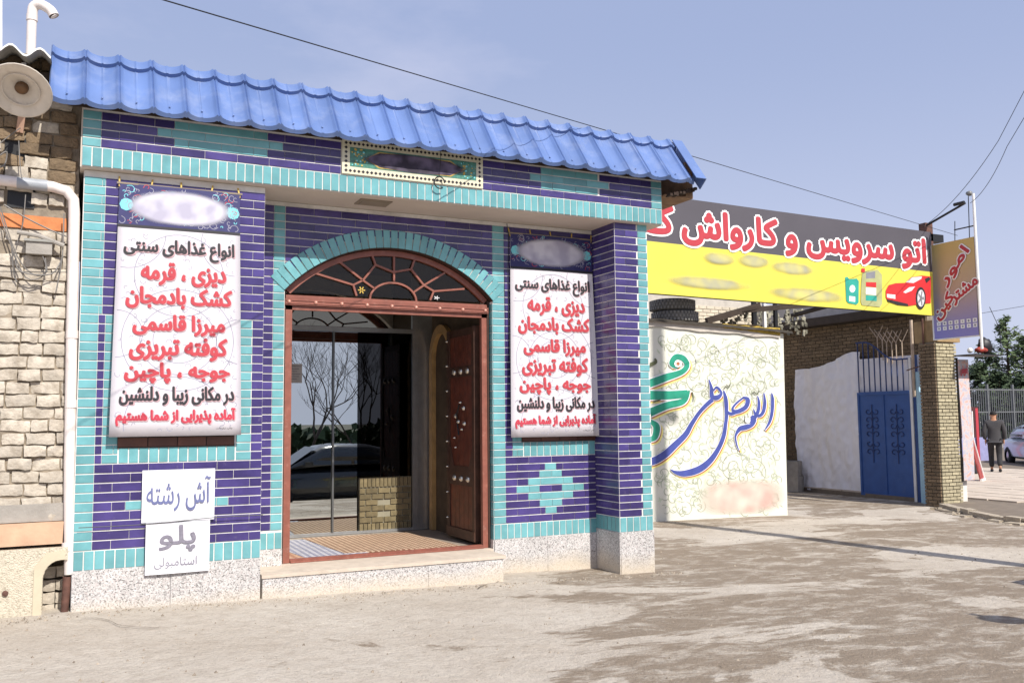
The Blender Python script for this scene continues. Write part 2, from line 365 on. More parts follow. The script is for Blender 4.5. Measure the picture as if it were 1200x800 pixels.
def ground_mat():
    m = bpy.data.materials.new('dusty_concrete_ground'); m.use_nodes = True; n = m.node_tree; b = n.nodes['Principled BSDF']; K = n.links.new; N = n.nodes.new
    g = N('ShaderNodeNewGeometry'); P = g.outputs['Position']
    def nz(sc_, det=6, r=.6, vec=None, dis=0):
        t = N('ShaderNodeTexNoise'); t.inputs['Scale'].default_value = sc_; t.inputs['Detail'].default_value = det; t.inputs['Roughness'].default_value = r; t.inputs['Distortion'].default_value = dis; K(vec or P, t.inputs['Vector']); return t.outputs['Fac']
    def mr(i, a, b_, c, d): t = N('ShaderNodeMapRange'); t.inputs[1].default_value = a; t.inputs[2].default_value = b_; t.inputs[3].default_value = c; t.inputs[4].default_value = d; K(i, t.inputs[0]); return t.outputs[0]
    def mth(op, a, b_): 
        t = N('ShaderNodeMath'); t.operation = op
        for k, q in enumerate((a, b_)):
            if isinstance(q, (int, float)): t.inputs[k].default_value = q
            else: K(q, t.inputs[k])
        return t.outputs[0]
    def mix(f, c1, c2):
        t = N('ShaderNodeMixRGB')
        for k, q in enumerate((f, c1, c2)):
            if isinstance(q, tuple): t.inputs[k].default_value = (*q, 1)
            elif isinstance(q, float): t.inputs[k].default_value = q
            else: K(q, t.inputs[k])
        return t.outputs[0]
    base = mix(mr(nz(.9, 5), .35, .7, 0, 1), srgb(202, 193, 180), srgb(184, 173, 159))
    base = mix(mr(nz(9, 6, .7), .45, .75, 0, .55), base, srgb(156, 142, 126))
    base = mix(mr(nz(45, 4, .7), .56, .72, 0, .6), base, srgb(120, 110, 98))
    base = mix(mr(nz(130, 3, .7), .5, .7, 0, .25), base, srgb(230, 220, 205))
    # damp worn patches, stretched the way the water ran out of the yard
    mp = N('ShaderNodeMapping'); mp.inputs['Rotation'].default_value = (0, 0, math.radians(32)); mp.inputs['Scale'].default_value = (.6, 1.25, 1); K(P, mp.inputs[0])
    wet = nz(.52, 9, .66, mp.outputs[0], .6)
    sx = N('ShaderNodeSeparateXYZ'); K(P, sx.inputs[0])
    bias = mth('ADD', mr(sx.outputs['X'], .6, 4.2, -.2, .085), mr(sx.outputs['Y'], 7.5, 13.5, .0, -.05))
    w2 = mr(mth('ADD', wet, bias), .518, .545, 0, 1)
    fine = mr(nz(4, 9, .8, mp.outputs[0], .4), .38, .52, .1, 1)
    w3 = mth('MULTIPLY', w2, fine)
    base = mix(mth('MULTIPLY', w3, .88), base, srgb(134, 119, 102))
    stone = N('ShaderNodeTexVoronoi'); stone.inputs['Scale'].default_value = 60; K(P, stone.inputs['Vector'])
    base = mix(mr(stone.outputs['Distance'], .0, .22, .35, 0), base, srgb(222, 212, 200))
    fields = mr(sx.outputs['Y'], -14, -8, 1, 0)
    base = mix(fields, base, srgb(56, 56, 44))
    b.inputs['Specular IOR Level'].default_value = .12; K(base, b.inputs['Base Color']); K(mr(w3, 0, 1, .95, .7), b.inputs['Roughness'])
    bp = N('ShaderNodeBump'); bp.inputs['Strength'].default_value = .8; bp.inputs['Distance'].default_value = .03
    K(mth('ADD', nz(30, 6, .75), mth('MULTIPLY', nz(3.5, 6, .7), 1.6)), bp.inputs['Height']); K(bp.outputs[0], b.inputs['Normal'])
    return m
mb.build('ground', ground_mat(), None, True, fix=False, kind='structure')

# cracks in the yard surface
mb = MB()
for u0, v0, n_, st in ((670, 672, 9, 8), (95, 725, 8, 10), (560, 690, 7, 9), (900, 600, 8, 7)):
    p = atg(u0, v0, zg(*atg(u0, v0, 0).xy)); pts = []; a = R.uniform(-.3, .5)
    for i in range(n_): pts.append((p.x, p.y, R.uniform(.004, .012))); a += R.uniform(-.6, .6); p = p+Vector((math.cos(a), math.sin(a), 0))*.11
    ribbon(mb, pts, lambda x, y: (x, y, zg(x, y)+.004+noise.noise((x*.7, y*.7, 0))*.012), k=3)
mb.build('ground_cracks', mat('dark_crack', srgb(92, 80, 68), .95), None, fix=False, kind='structure')

# loose grit and pebbles
mb = MB(); q = random.Random(21)
for i in range(2600):
    if i % 3 == 0: x, y = q.uniform(-.5, 5.6), 7.72-abs(q.gauss(0, .12))
    else: x, y = q.uniform(-1, 12), q.uniform(3, 11.5)
    if y > 7.6 and x < 5.45 and i % 3: continue
    s_ = abs(q.gauss(0, .005))+.002; z = zg(x, y)+noise.noise((x*.7, y*.7, 0))*.012-.008; a = q.uniform(0, 3)
    c_, n_ = math.cos(a)*s_, math.sin(a)*s_
    mb.add([(x-c_, y-n_, z), (x+n_, y-c_, z), (x+c_, y+n_, z), (x-n_*.8, y+c_, z), (x+n_*.3, y, z+s_*1.1)], [(0, 1, 4), (1, 2, 4), (2, 3, 4), (3, 0, 4)])
mb.build('grit', mat('pale_grit', srgb(150, 138, 122), .95, .3, 30, 0, isl=.4), None, fix=False, kind='stuff', label='loose grit and pebbles scattered over the yard', cat='grit')
# ================================================================ restaurant building
B = thing('restaurant_building', 'small restaurant clad in turquoise and purple glazed tiles with arched doorway and blue roof', 'restaurant', (2.7, 7.8, 0))
Binv = Matrix.Translation((-2.7, -7.8, 0))
def bp(mb, name, mats, parent=B, smooth=False, **kw):
    """a part of the building, built in world coordinates"""
    o = mb.build(name, mats, parent, smooth, **kw)
    if parent is B: o.location = (-2.7, -7.8, 0)
    return o
WY, PY, FY, SOF = 8.25, 7.8, 7.72, 3.545     # wall plane, pier plane, fascia plane, soffit height
PITCH_Z, TL = .0733, .262
OX0, OX1 = 1.71, 3.79                          # door opening
ZC = .355                                      # granite top (wall)
AR, ACX, ACZ = 1.40, 2.75, 1.785               # arch inner radius and centre
# bodies behind the tiles
bp(MB().box(.03, 1.44, PY, 10.6, -.3, SOF), 'pier', grout)
bp(MB().box(4.97, 5.37, PY, 12.4, -.3, SOF), 'pier', grout)
# recess wall with the arched opening
mb = MB()
def arch_z(x): 
    d = AR+.02; t = d*d-(x-ACX)**2
    return ACZ+math.sqrt(max(t, 0))
N_ = 24; xs = [OX0+(OX1-OX0)*i/N_ for i in range(N_+1)]
mb.box(1.44, OX0, WY, WY+.3, -.3, SOF); mb.box(OX1, 4.97, WY, WY+.3, -.3, SOF)
poly = [(OX0, SOF)]+[(x, arch_z(x)) for x in xs]+[(OX1, SOF)]
for i in range(N_):
    a, b = xs[i], xs[i+1]
    mb.add([(a, WY, arch_z(a)), (b, WY, arch_z(b)), (b, WY, SOF), (a, WY, SOF), (a, WY+.3, arch_z(a)), (b, WY+.3, arch_z(b)), (b, WY+.3, SOF), (a, WY+.3, SOF)], [(0, 1, 2, 3), (7, 6, 5, 4), (0, 4, 5, 1), (3, 2, 6, 7)])
bp(mb, 'wall', grout, fix=False)
# canopy beam with soffit; flat roof behind
bp(MB().box(.0, 5.52, FY+.01, 12.4, SOF+.004, 4.05).box(.03, 5.3, 8.2, 12.4, 4.05, 4.3), 'canopy_beam', soffit_m)
o = MB(); 
for x0, x1 in ((2.30, 2.60),): o.box(x0, x1, 7.84, 8.06, SOF-.006, SOF+.003).box(x0+.03, x1-.03, 7.87, 8.03, SOF-.010, SOF-.005)
bp(MB().box(.012, 5.508, FY, FY+.0095, SOF+.012, 4.05), 'fascia_backing', grout)
bp(o, 'soffit_vent', mat('taupe_vent_cover', srgb(140, 128, 112), .7))

# ---- tiles
tiles = []   # (px area, kind, frame, s, z, w, h, rz extra)
def emit(m, fr, s, z, w_, h_, ang=0):
    kind, pl = fr
    if kind == 'F': p = Vector((s, pl, z)); cosf = 1
    else: p = Vector((pl, s, z))
    d = p-Vector((0, 0, EYE)); D2 = d.length_squared
    nrm = Vector((0, -1, 0)) if kind == 'F' else Vector((-1, 0, 0))
    c = max(.01, -d.normalized().dot(nrm))
    tiles.append((w_*h_*FPX**2/D2*c, m, kind, p, w_, h_, ang))
def row(fr, z, spans, off, hidden=()):
    """spans (s0,s1,mat): running bond of tiles TL long"""
    for s0, s1, m in spans:
        k = math.floor((s0-off)/TL); a = s0
        while a < s1-1e-4:
            b = min(off+(k+1)*TL, s1); k += 1
            if b-a < .02:
                if b >= s1: break
                continue
            c = ((a+b)/2, z)
            if not any(h[0] < a and b < h[1] and h[2] < z < h[3] for h in hidden): emit(m, fr, (a+b)/2, z, b-a-.0035, PITCH_Z-.0098)
            a = b
def soldier(fr, z0, z1, s0, s1, m, skip=()):
    n = max(1, round((s1-s0)/.0733)); p = (s1-s0)/n
    for i in range(n): emit(m, fr, s0+p*(i+.5), (z0+z1)/2, p-.009, z1-z0-.010)
T_, U_ = turq, purp
# fascia
F = ('F', FY)
soldier(F, 3.555, 3.715, .01, 5.51, T_)
PLQ = (2.08, 3.45)
for k in range(4):
    z = 3.715+PITCH_Z*(k+.5)
    segs = [(.01, .145, T_)]
    hx = {0: None, 1: (.69, 1.44), 2: (.56, 1.57), 3: (.69, 1.44)}[k]
    hy = {0: None, 1: (4.08, 4.75), 2: (3.96, 4.87), 3: (4.08, 4.75)}[k]
    if hx: segs += [(.145, hx[0], U_), (hx[0], hx[1], T_), (hx[1], PLQ[0], U_), (PLQ[1], hy[0], U_), (hy[0], hy[1], T_), (hy[1], 5.38, U_)]
    else: segs += [(.145, PLQ[0] if k else 2.08, U_), (PLQ[1], 5.38, U_)]
    segs += [(5.38, 5.51, T_)]
    row(F, z, segs, .145+(k % 2)*TL/2)
# left pier
P = ('F', PY); zs = .415
soldier(P, zs, zs+.15, .035, 1.44, T_)
z0 = zs+.15; nrow = int((SOF-z0)/PITCH_Z)
BAN = (.30, 1.20, 1.5, 3.4)
PC = .785
for k in range(nrow+1):
    z = z0+PITCH_Z*(k+.5); off = .035+(k % 2)*TL/2
    if z+PITCH_Z/2 > SOF+.02: break
    segs = [(.035, .19 if k > 24 else .165, T_)]
    a0 = segs[0][1]
    dz = k-4                     # diamond
    rowsD = {1: .065, 2: .13, 3: .26, 4: .39, 5: .26, 6: .13, 7: .065}
    if k < 9:
        if k in rowsD:
            h = rowsD[k]*1.0
            if k == 4: segs += [(a0, PC-h, U_), (PC-h, PC-.13, T_), (PC-.13, PC+.13, U_), (PC+.13, PC+h, T_), (PC+h, 1.44, U_)]
            else: segs += [(a0, PC-h, U_), (PC-h, PC+h, T_), (PC+h, 1.44, U_)]
        else: segs += [(a0, 1.44, U_)]
    elif z < 2.39:
        segs += [(a0, .215, U_), (.215, .335 if z > 1.34 else .33, T_)]
        if z > 1.34: segs += [(.335, 1.23, U_)]
        segs += [(1.23, 1.35, T_), (1.35, 1.44, U_)]
    else:
        segs += [(a0, 1.44, U_)]
    row(P, z, segs, off, [BAN])
soldier(P, z0+9*PITCH_Z, z0+11*PITCH_Z, .335, 1.225, T_)
# recess wall rows
Wf = ('F', WY)
soldier(Wf, ZC, ZC+.15, OX1, 4.97, T_); soldier(Wf, ZC+.06, ZC+.21, 1.445, OX0, T_)
z0 = ZC+.15; nrow = int((SOF-z0)/PITCH_Z)+1
CX = 4.43; BAN2 = (4.03, 4.93, 1.42, 3.4)
for k in range(nrow):
    z = z0+PITCH_Z*(k+.5); off = 3.92+(k % 2)*TL/2
    if z+PITCH_Z/2 > SOF+.012: break
    # left of door
    if z > ZC+.21+PITCH_Z*.4: row(Wf, z, [(1.445, 1.606, U_), (1.606, OX0, T_)], 1.445)
    # right of door
    segs = [(OX1, 3.92, T_)]
    rowsD = {1: .065, 2: .13, 3: .26, 4: .39, 5: .26, 6: .13, 7: .065}
    if k < 9 and k in rowsD:
        h = rowsD[k]
        if k == 4: segs += [(3.92, CX-h, U_), (CX-h, CX-.13, T_), (CX-.13, CX+.13, U_), (CX+.13, CX+h, T_), (CX+h, 4.97, U_)]
        else: segs += [(3.92, CX-h, U_), (CX-h, CX+h, T_), (CX+h, 4.97, U_)]
    elif k < 9: segs += [(3.92, 4.97, U_)]
    elif z < 2.39:
        segs += [(3.92, 4.0, U_), (4.0, 4.12, T_)]
        segs += [(4.93, 4.97, T_)] if z > 1.30 else []
        if z > 1.31: segs += [(4.12, 4.93, U_)]
    else: segs += [(3.92, 4.97, U_)]
    row(Wf, z, segs, off, [BAN2])
    # spandrels over the arch
    if z > 2.75:
        ro = AR+.135
        dd = ro*ro-(z+PITCH_Z/2-ACZ)**2
        xin = math.sqrt(dd) if dd > 0 else 0
        zt = z-PITCH_Z/2-ACZ
        if xin > .02: sp = [(OX0, ACX-xin, U_), (ACX+xin, OX1, U_)]
        else: sp = [(OX0, OX1, U_)]
        row(Wf, z, [q for q in sp if q[1]-q[0] > .03], OX0+(k % 2)*TL/2)
soldier(Wf, z0+9*PITCH_Z, z0+11*PITCH_Z, 4.125, 4.965, T_)
# door reveals, right one seen (faces left)
RV = ('L', OX1)
for k in range(nrow):
    z = z0+PITCH_Z*(k+.5)
    if z > 2.72: break
    row(RV, z, [(WY, WY+.2, T_)], WY)
soldier(RV, ZC, ZC+.15, WY, WY+.2, T_)
# arch ring
th0 = math.asin((OX1-ACX)/(AR+.0)); nA = 33
for i in range(nA):
    a = -th0+(2*th0)*(i+.5)/nA
    rr = AR+.095
    emit(T_, ('F', WY-.007), ACX+math.sin(a)*rr, ACZ+math.cos(a)*rr, 2*th0*rr/nA-.010, .17, a)
# column front and left side
CF = ('F', PY); CS = ('L', 4.97)
soldier(CF, .40, .55, 4.972, 5.368, T_); soldier(CS, .40, .55, PY, WY, T_)
for k in range(60):
    z = .55+PITCH_Z*(k+.5)
    if z+PITCH_Z/2 > SOF+.02: break
    row(CF, z, [(4.972, 5.25, U_), (5.25, 5.368, T_)], 4.972-(k % 2)*.14)
    row(CS, z, [(PY, WY, U_)], PY+(k % 2)*TL/2)
def tile_verts(w_, h_, t=.006, c=.002):
    a, b = w_/2, h_/2
    vs = [(-a, 0, -b), (a, 0, -b), (a, 0, b), (-a, 0, b), (-a, -t+c, -b), (a, -t+c, -b), (a, -t+c, b), (-a, -t+c, b), (-a+c, -t, -b+c), (a-c, -t, -b+c), (a-c, -t, b-c), (-a+c, -t, b-c)]
    fs = [(8, 9, 10, 11), (4, 5, 9, 8), (5, 6, 10, 9), (6, 7, 11, 10), (7, 4, 8, 11), (0, 1, 5, 4), (1, 2, 6, 5), (2, 3, 7, 6), (3, 0, 4, 7)]
    return vs, fs
tiles.sort(key=lambda t: -t[0])
cache = {}; joined = MB()
for i, (ar, m, kind, p, w_, h_, ang) in enumerate(tiles):
    rz = 0 if kind == 'F' else -PI/2
    wob = R.uniform(-.014, .014)
    M3 = Matrix.Rotation(rz, 3, 'Z') @ Matrix.Rotation(ang, 3, 'Y') @ Matrix.Rotation(wob*.5, 3, 'X') @ Matrix.Rotation(wob, 3, 'Z')
    if i < 298:
        key = (round(w_, 3), round(h_, 3), m.name)
        if key not in cache:
            vs, fs = tile_verts(*key[:2]); me = bpy.data.meshes.new('tile'); me.from_pydata(vs, [], fs); me.materials.append(m); cache[key] = me
        o = bpy.data.objects.new('tile', cache[key]); col.objects.link(o); o.parent = B; o.location = p-Vector((2.7, 7.8, 0)); o.rotation_euler = M3.to_euler()
    else:
        vs, fs = tile_verts(w_, h_); joined.cur = 0 if m is turq else 1
        joined.add([M3 @ Vector(v)+p for v in vs], fs)
o = bp(joined, 'tile_cladding', [turq, purp], fix=False, kind='stuff')
# granite dado
def gpanel(x0, x1, y0, y1, z0, z1): return bp(MB().box(x0, x1, y0, y1, z0, z1), 'granite_panel', gran)
gpanel(.033, .74, PY-.012, PY-.001, -.2, .415); gpanel(.743, 1.44, PY-.012, PY-.001, -.2, .413)
gpanel(1.445, OX0, WY-.012, WY-.001, -.2, ZC+.06)
gpanel(OX1, 4.38, WY-.012, WY-.001, -.2, ZC); gpanel(4.383, 4.955, WY-.012, WY-.001, -.2, ZC-.002)
gpanel(4.957, 4.969, PY-.012, WY-.013, -.2, .40); gpanel(4.972, 5.37, PY-.014, PY-.001, -.2, .40)
gpanel(OX1-.012, OX1-.001, WY, WY+.2, .0, ZC)
# step
STZ = .272
step = bp(MB().box(1.46, 3.68, PY+.02, WY-.014, -.2, STZ-.03).box(OX0, OX1-.014, WY-.014, 8.34, -.2, STZ-.03), 'step', gran)
bp(MB().box(1.455, 3.70, PY-.005, WY-.015, STZ-.029, STZ).box(OX0+.001, OX1-.015, WY-.015, 8.34, STZ-.029, STZ), 'step_slab', mat('dusty_step_stone', srgb(196, 182, 166), .9, .12, 9, .3))
gx_ = [1.462, 2.2, 2.93, 3.678]
for i in range(3): bp(MB().box(gx_[i]+.001, gx_[i+1]-.001, PY+.005, PY+.019, -.2, STZ-.031), 'granite_panel', gran)
# faience name plaque with its worn out lettering
pq = bp(MB().box(2.085, 3.448, FY-.022, FY, 3.722, 4.03), 'name_plaque', mat('cream_faience', srgb(214, 208, 182), .3, .08, 20, .05))
mb = MB(); yq = FY-.0235
mb.cur = 0; mb.box(2.155, 3.378, yq, yq+.001, 3.79, 3.965)
mb.cur = 1
n_ = 34
for i in range(n_):
    for zz in (3.752, 4.0):
        x = 2.12+(3.413-2.12)*i/(n_-1); s_ = .0155
        mb.add([(x-s_, yq-.0008, zz), (x, yq-.0008, zz-s_), (x+s_, yq-.0008, zz), (x, yq-.0008, zz+s_)], [(0, 1, 2, 3)])
for i in range(1, 6):
    for x in (2.12, 3.413):
        zz = 3.752+.248*i/6; s_ = .0155
        mb.add([(x-s_, yq-.0008, zz), (x, yq-.0008, zz-s_), (x+s_, yq-.0008, zz), (x, yq-.0008, zz+s_)], [(0, 1, 2, 3)])
mb.cur = 2
mb.prism([(2.30, 3.875), (2.42, 3.80), (3.12, 3.80), (3.24, 3.875), (3.12, 3.95), (2.42, 3.95)], yq-.0016, yq-.0008)
mb.cur = 3
mb.prism([(2.32, 3.875), (2.43, 3.81), (3.11, 3.81), (3.22, 3.875), (3.11, 3.94), (2.43, 3.94)], yq-.0024, yq-.0017)
mb.cur = 4
for i in range(60):
    x = R.choice((R.uniform(2.17, 2.32), R.uniform(3.22, 3.37))); z = R.uniform(3.80, 3.955); r_ = R.uniform(.004, .011)
    k = R.randrange(3); mb.cur = (4, 5, 0)[k] if k < 2 else 4
    mb.add([(x+r_*math.cos(t*PI/3), yq-.0026-.0001*i/60, z+r_*math.sin(t*PI/3)) for t in range(6)], [(0, 1, 2, 3, 4, 5)])
bp(mb, 'plaque_painting', [mat('green_faience', srgb(74, 128, 112), .3, .35, 40, 0), mat('black_faience', srgb(40, 34, 40), .3), mat('gold_faience', srgb(190, 160, 80), .3, .3, 30, 0),
    mat('smudged_violet_faience', srgb(66, 56, 76), .4, .5, 9, 0, detail=2), p_gold, p_cyan], parent=pq)
pq.children[0].location = (0, 0, 0)
MB().add([(2.27, yq-.003, 3.79), (3.27, yq-.003, 3.79), (3.27, yq-.003, 3.96), (2.27, yq-.003, 3.96)], [(0, 1, 2, 3)]).build('smudged_name', soft_print('smudged_violet_glaze', srgb(44, 36, 52), srgb(104, 92, 116), .65, 1.1, 9), pq, fix=False)
# wire ring hanging at the plaque
mb = MB(); c = at(515, 214, FY-.05)
mb.tube([(c.x+math.cos(a)*.05, c.y, c.z+math.sin(a)*.055) for a in [i*2*PI/22 for i in range(20)]], .006, 6)
mb.tube([(c.x, c.y, c.z+.055), (c.x+.01, c.y-.005, 3.95), (c.x+.01, c.y, 4.05)], .0025, 5)
bp(mb, 'wire_ring', black_m)

# ---- blue metal tile roof
SL = math.radians(52); TT = Vector((0, math.cos(SL), math.sin(SL))); NN = Vector((0, -math.sin(SL), math.cos(SL)))
EV = Vector((0, 7.53, 4.003)); PER = .2475; RX0, RX1 = -.23, 5.80
def prof(x):
    ph = ((x-RX0)/PER) % 1.0
    h = 1-math.sin(PI*ph)**.62
    if ph < .09 or ph > .91:
        d_ = min(ph, 1-ph)/.09; h = .55+.45*math.sin(PI*d_)*.7*(1) if d_ < 1 else h
        h = max(h, .6)
    if abs(ph-.5) < .035: h += .10
    return h*.056
def sheet(x0, x1, lift):
    mb = MB(); nu = int((x1-x0)/PER*26)
    rows = [(-.012, -.032, .6), (-.004, -.012, .95), (0, 0, 1), (.012, .0, 1), (.25, .0, 1), (.515, .0, 1), (.52, .004, 1), (.523, .036, .95), (.535, .040, .95), (.625, .040, .9), (.63, .02, .7)]
    def fn(a, b):
        x = x0+(x1-x0)*a; r = rows[round(b*(len(rows)-1))]
        p = EV+TT*r[0]+NN*(r[1]+prof(x)*r[2]+lift); 
        return (x, p.y, p.z-(.004*math.sin(x*1.3)))
    mb.grid(nu, len(rows)-1, fn); return mb
roofp = bp(MB().box(-.2, 5.75, 8.05, 8.3, 4.2, 4.44).box(-.15, 5.6, 8.3, 12.4, 4.25, 4.45), 'roof', cement)
cuts = [RX0, RX0+PER*4.5, RX0+PER*9.5, RX0+PER*14.5, RX0+PER*19.5, RX1]
for i in range(5):
    o = sheet(cuts[i], cuts[i+1]+(.03 if i < 4 else 0), .0025*(i % 2)).build('roof_sheet', bluepaint, roofp, 'a', fix=False)
# screws
mb = MB()
k = 0
x = RX0+PER*.5
while x < RX1-.1:
    p = EV+TT*.07+NN*(prof(x)+.008); mb.lathe([(.009, 0), (.009, .005), (.0, .008)], (x, p.y, p.z), 6, tuple(NN)); x += PER
mb.build('roof_screws', bluepaint, roofp)
# gable trim on the right, and the hollow underside
mb = MB()
e0 = EV+TT*(-.03)+NN*.06; e1 = EV+TT*.63+NN*.05
for (x0, x1, t0, t1, n0, n1) in ((5.77, 5.90, -.03, .63, .064, .072), (5.893, 5.902, -.03, .63, -.07, .064)):
    vs = []
    for x in (x0, x1):
        for t in (t0, t1):
            for n in (n0, n1): q = EV+TT*t+NN*n; vs.append((x, q.y, q.z))
    mb.add(vs, [(0, 1, 3, 2), (4, 6, 7, 5), (0, 4, 5, 1), (2, 3, 7, 6), (0, 2, 6, 4), (1, 5, 7, 3)])
mb.build('gable_trim', bluepaint, roofp)
MB().box(5.525, 5.89, 7.68, 8.6, 3.86, 3.875).box(5.80, 5.89, 7.68, 8.6, 3.875, 4.25).build('eave_board', mat('weathered_plywood', srgb(134, 104, 76), .85, .25, 10, .3), roofp)
mb = MB()
for i in range(9): x = 5.55+i*.04; mb.box(x, x+.03, 7.62-R.uniform(0, .02), 7.7, 3.83+R.uniform(0, .02)+i*.012, 3.875+i*.012)
mb.build('torn_liner', mat('dark_torn_liner', srgb(58, 44, 36), .9), roofp)
MB().box(-.1, 5.5, 7.70, 7.719, 4.022, 4.2).build('purlin', mat('dark_purlin', srgb(60, 48, 40), .9), roofp)

# ---- door frame, fanlight
FRY = 8.37
df = bp(MB().box(1.735, 1.795, FRY-.05, FRY, STZ+.003, 2.60).box(3.70, 3.755, FRY-.05, FRY, STZ+.003, 2.60).box(1.735, 3.755, FRY-.05, FRY, 2.565, 2.60), 'door_frame', brown_metal)
mb = MB().box(OX0+.002, 1.733, FRY-.06, FRY+.02, STZ+.003, 2.74).box(3.757, OX1-.013, FRY-.06, FRY+.02, STZ+.003, 2.74)
mb.build('jamb_lining', mat('dark_brown_jamb', srgb(62, 40, 30), .6, .2), df)
mb = MB().box(1.80, 3.70, FRY-.045, FRY-.005, STZ+.003, STZ+.035).box(1.80, 3.70, FRY-.075, FRY-.05, STZ+.003, STZ+.018)
mb.build('sill', brown_metal, df)
tr = MB().box(1.725, 3.765, FRY-.075, FRY-.01, 2.605, 2.665).build('transom_bar', brown_metal, df)
mb = MB().box(1.725, 3.765, FRY-.06, FRY-.015, 2.668, 2.70).bar((1.73, FRY-.078, 2.62), (3.76, FRY-.078, 2.62), .008, .008).bar((1.73, FRY-.078, 2.65), (3.76, FRY-.078, 2.65), .008, .008)
mb.build('transom_rail', brown_metal, df)
for i in range(9):
    x = 1.76+i*(3.73-1.76)/8
    MB().lathe([(.02, 0), (.019, .008), (.012, .016), (0, .019)], (x, FRY-.075, 2.635), 10, (0, -1, 0)).build('stud', mat('coppery_stud', srgb(196, 140, 124), .35, .1, metal=.3), tr, True)
fan = bp(MB(), 'fanlight', brown_metal)
# arch frame
mb = MB(); nn = 40; ri, ro = AR-.055, AR-.003; za = 2.70
ta = math.acos((za-ACZ)/ri)*.985
for i in range(nn):
    a0, a1 = -ta+2*ta*i/nn, -ta+2*ta*(i+1)/nn
    q = lambda a, r, y: (ACX+math.sin(a)*r, y, ACZ+math.cos(a)*r)
    mb.add([q(a0, ri, FRY-.05), q(a1, ri, FRY-.05), q(a1, ro, FRY-.05), q(a0, ro, FRY-.05), q(a0, ri, FRY), q(a1, ri, FRY), q(a1, ro, FRY), q(a0, ro, FRY)],
           [(0, 1, 2, 3), (7, 6, 5, 4), (0, 4, 5, 1), (3, 2, 6, 7)])
mb.build('arch_frame', brown_metal, fan, fix=False)
# arch intrados
mb = MB()
for i in range(nn):
    a0, a1 = -th0+2*th0*i/nn, -th0+2*th0*(i+1)/nn; r = AR+.003
    mb.add([(ACX+math.sin(a)*r_, y, ACZ+math.cos(a)*r_) for y in (WY-.002, FRY+.08) for r_ in (r, r+.012) for a in (a0, a1)], [(0, 1, 5, 4), (0, 1, 3, 2), (4, 5, 7, 6), (2, 3, 7, 6)])
mb.build('arch_soffit', mat('dark_brown_jamb', (0, 0, 0)), fan, fix=False)
def fl(px, py):
    base = 338+(px-155)*.045
    x = ACX+(px-622)/456.; return (x+.02, (base-py)/478.+2.70)
gb = []
def seg(*pts): 
    for a, b in zip(pts, pts[1:]): gb.append((fl(*a), fl(*b)))
seg((625, 135), (625, 270)); seg((540, 195), (622, 228), (705, 212)); seg((540, 195), (520, 138)); seg((705, 212), (724, 158))
seg((540, 195), (483, 268), (375, 182)); seg((705, 212), (765, 287), (866, 226)); seg((483, 268), (535, 305)); seg((765, 287), (718, 320))
seg((483, 268), (440, 290), (275, 240)); seg((440, 290), (455, 340)); seg((765, 287), (812, 315), (962, 302)); seg((812, 315), (795, 358))
cx_, cz_ = fl(622, 352); cz_ = 2.70
arc = [(cx_+math.cos(t)*.235, cz_+math.sin(t)*.17) for t in [PI*i/16 for i in range(17)]]
for a, b in zip(arc, arc[1:]): gb.append((a, b))
for i, (a, b) in enumerate(gb):
    MB().bar((a[0], FRY-.035, a[1]), (b[0], FRY-.035, b[1]), .018, .024+.0006*(i % 5)).build('grille_bar', brown_metal, fan)
# leaded star in one small pane
mb = MB(); c0 = fl(480, 312)
for i in range(6):
    a = i*PI/3; mb.bar((c0[0], FRY-.02, c0[1]), (c0[0]+.035*math.cos(a), FRY-.02, c0[1]+.035*math.sin(a)), .01, .004)
c0 = fl(830, 345); mb.cur = 1
for i in range(5):
    a = i*PI/2.5; mb.bar((c0[0], FRY-.02, c0[1]), (c0[0]+.03*math.cos(a), FRY-.02, c0[1]+.02*math.sin(a)), .006, .004)
mb.build('painted_star', [p_gold, p_white], fan)
def glass_mat(name, tint, refl, fac, rough=0.0):
    m = bpy.data.materials.new(name); m.use_nodes = True; n = m.node_tree; n.nodes.clear(); K = n.links.new
    o = n.nodes.new('ShaderNodeOutputMaterial'); t = n.nodes.new('ShaderNodeBsdfTransparent'); t.inputs[0].default_value = (*tint, 1)
    g = n.nodes.new('ShaderNodeBsdfGlossy'); g.inputs['Color'].default_value = (*refl, 1); g.inputs['Roughness'].default_value = rough
    x = n.nodes.new('ShaderNodeMixShader'); x.inputs[0].default_value = fac; K(t.outputs[0], x.inputs[1]); K(g.outputs[0], x.inputs[2]); K(x.outputs[0], o.inputs[0]); return m
g_fan = glass_mat('fanlight_glass', (.6, .56, .5), (.9, .88, .84), .03)
g_mir = glass_mat('tinted_reflective_glass', (.14, .15, .14), (.9, .95, .93), .6)
g_dark = glass_mat('smoked_glass', (.12, .12, .12), (.8, .8, .8), .05)
mb = MB(); pts = [(ACX+math.sin(a)*(ri+.02), ACZ+math.cos(a)*(ri+.02)) for a in [-ta+2*ta*i/20 for i in range(21)]]
mb.prism(pts, FRY-.016, FRY-.012); mb.build('pane', g_fan, fan)

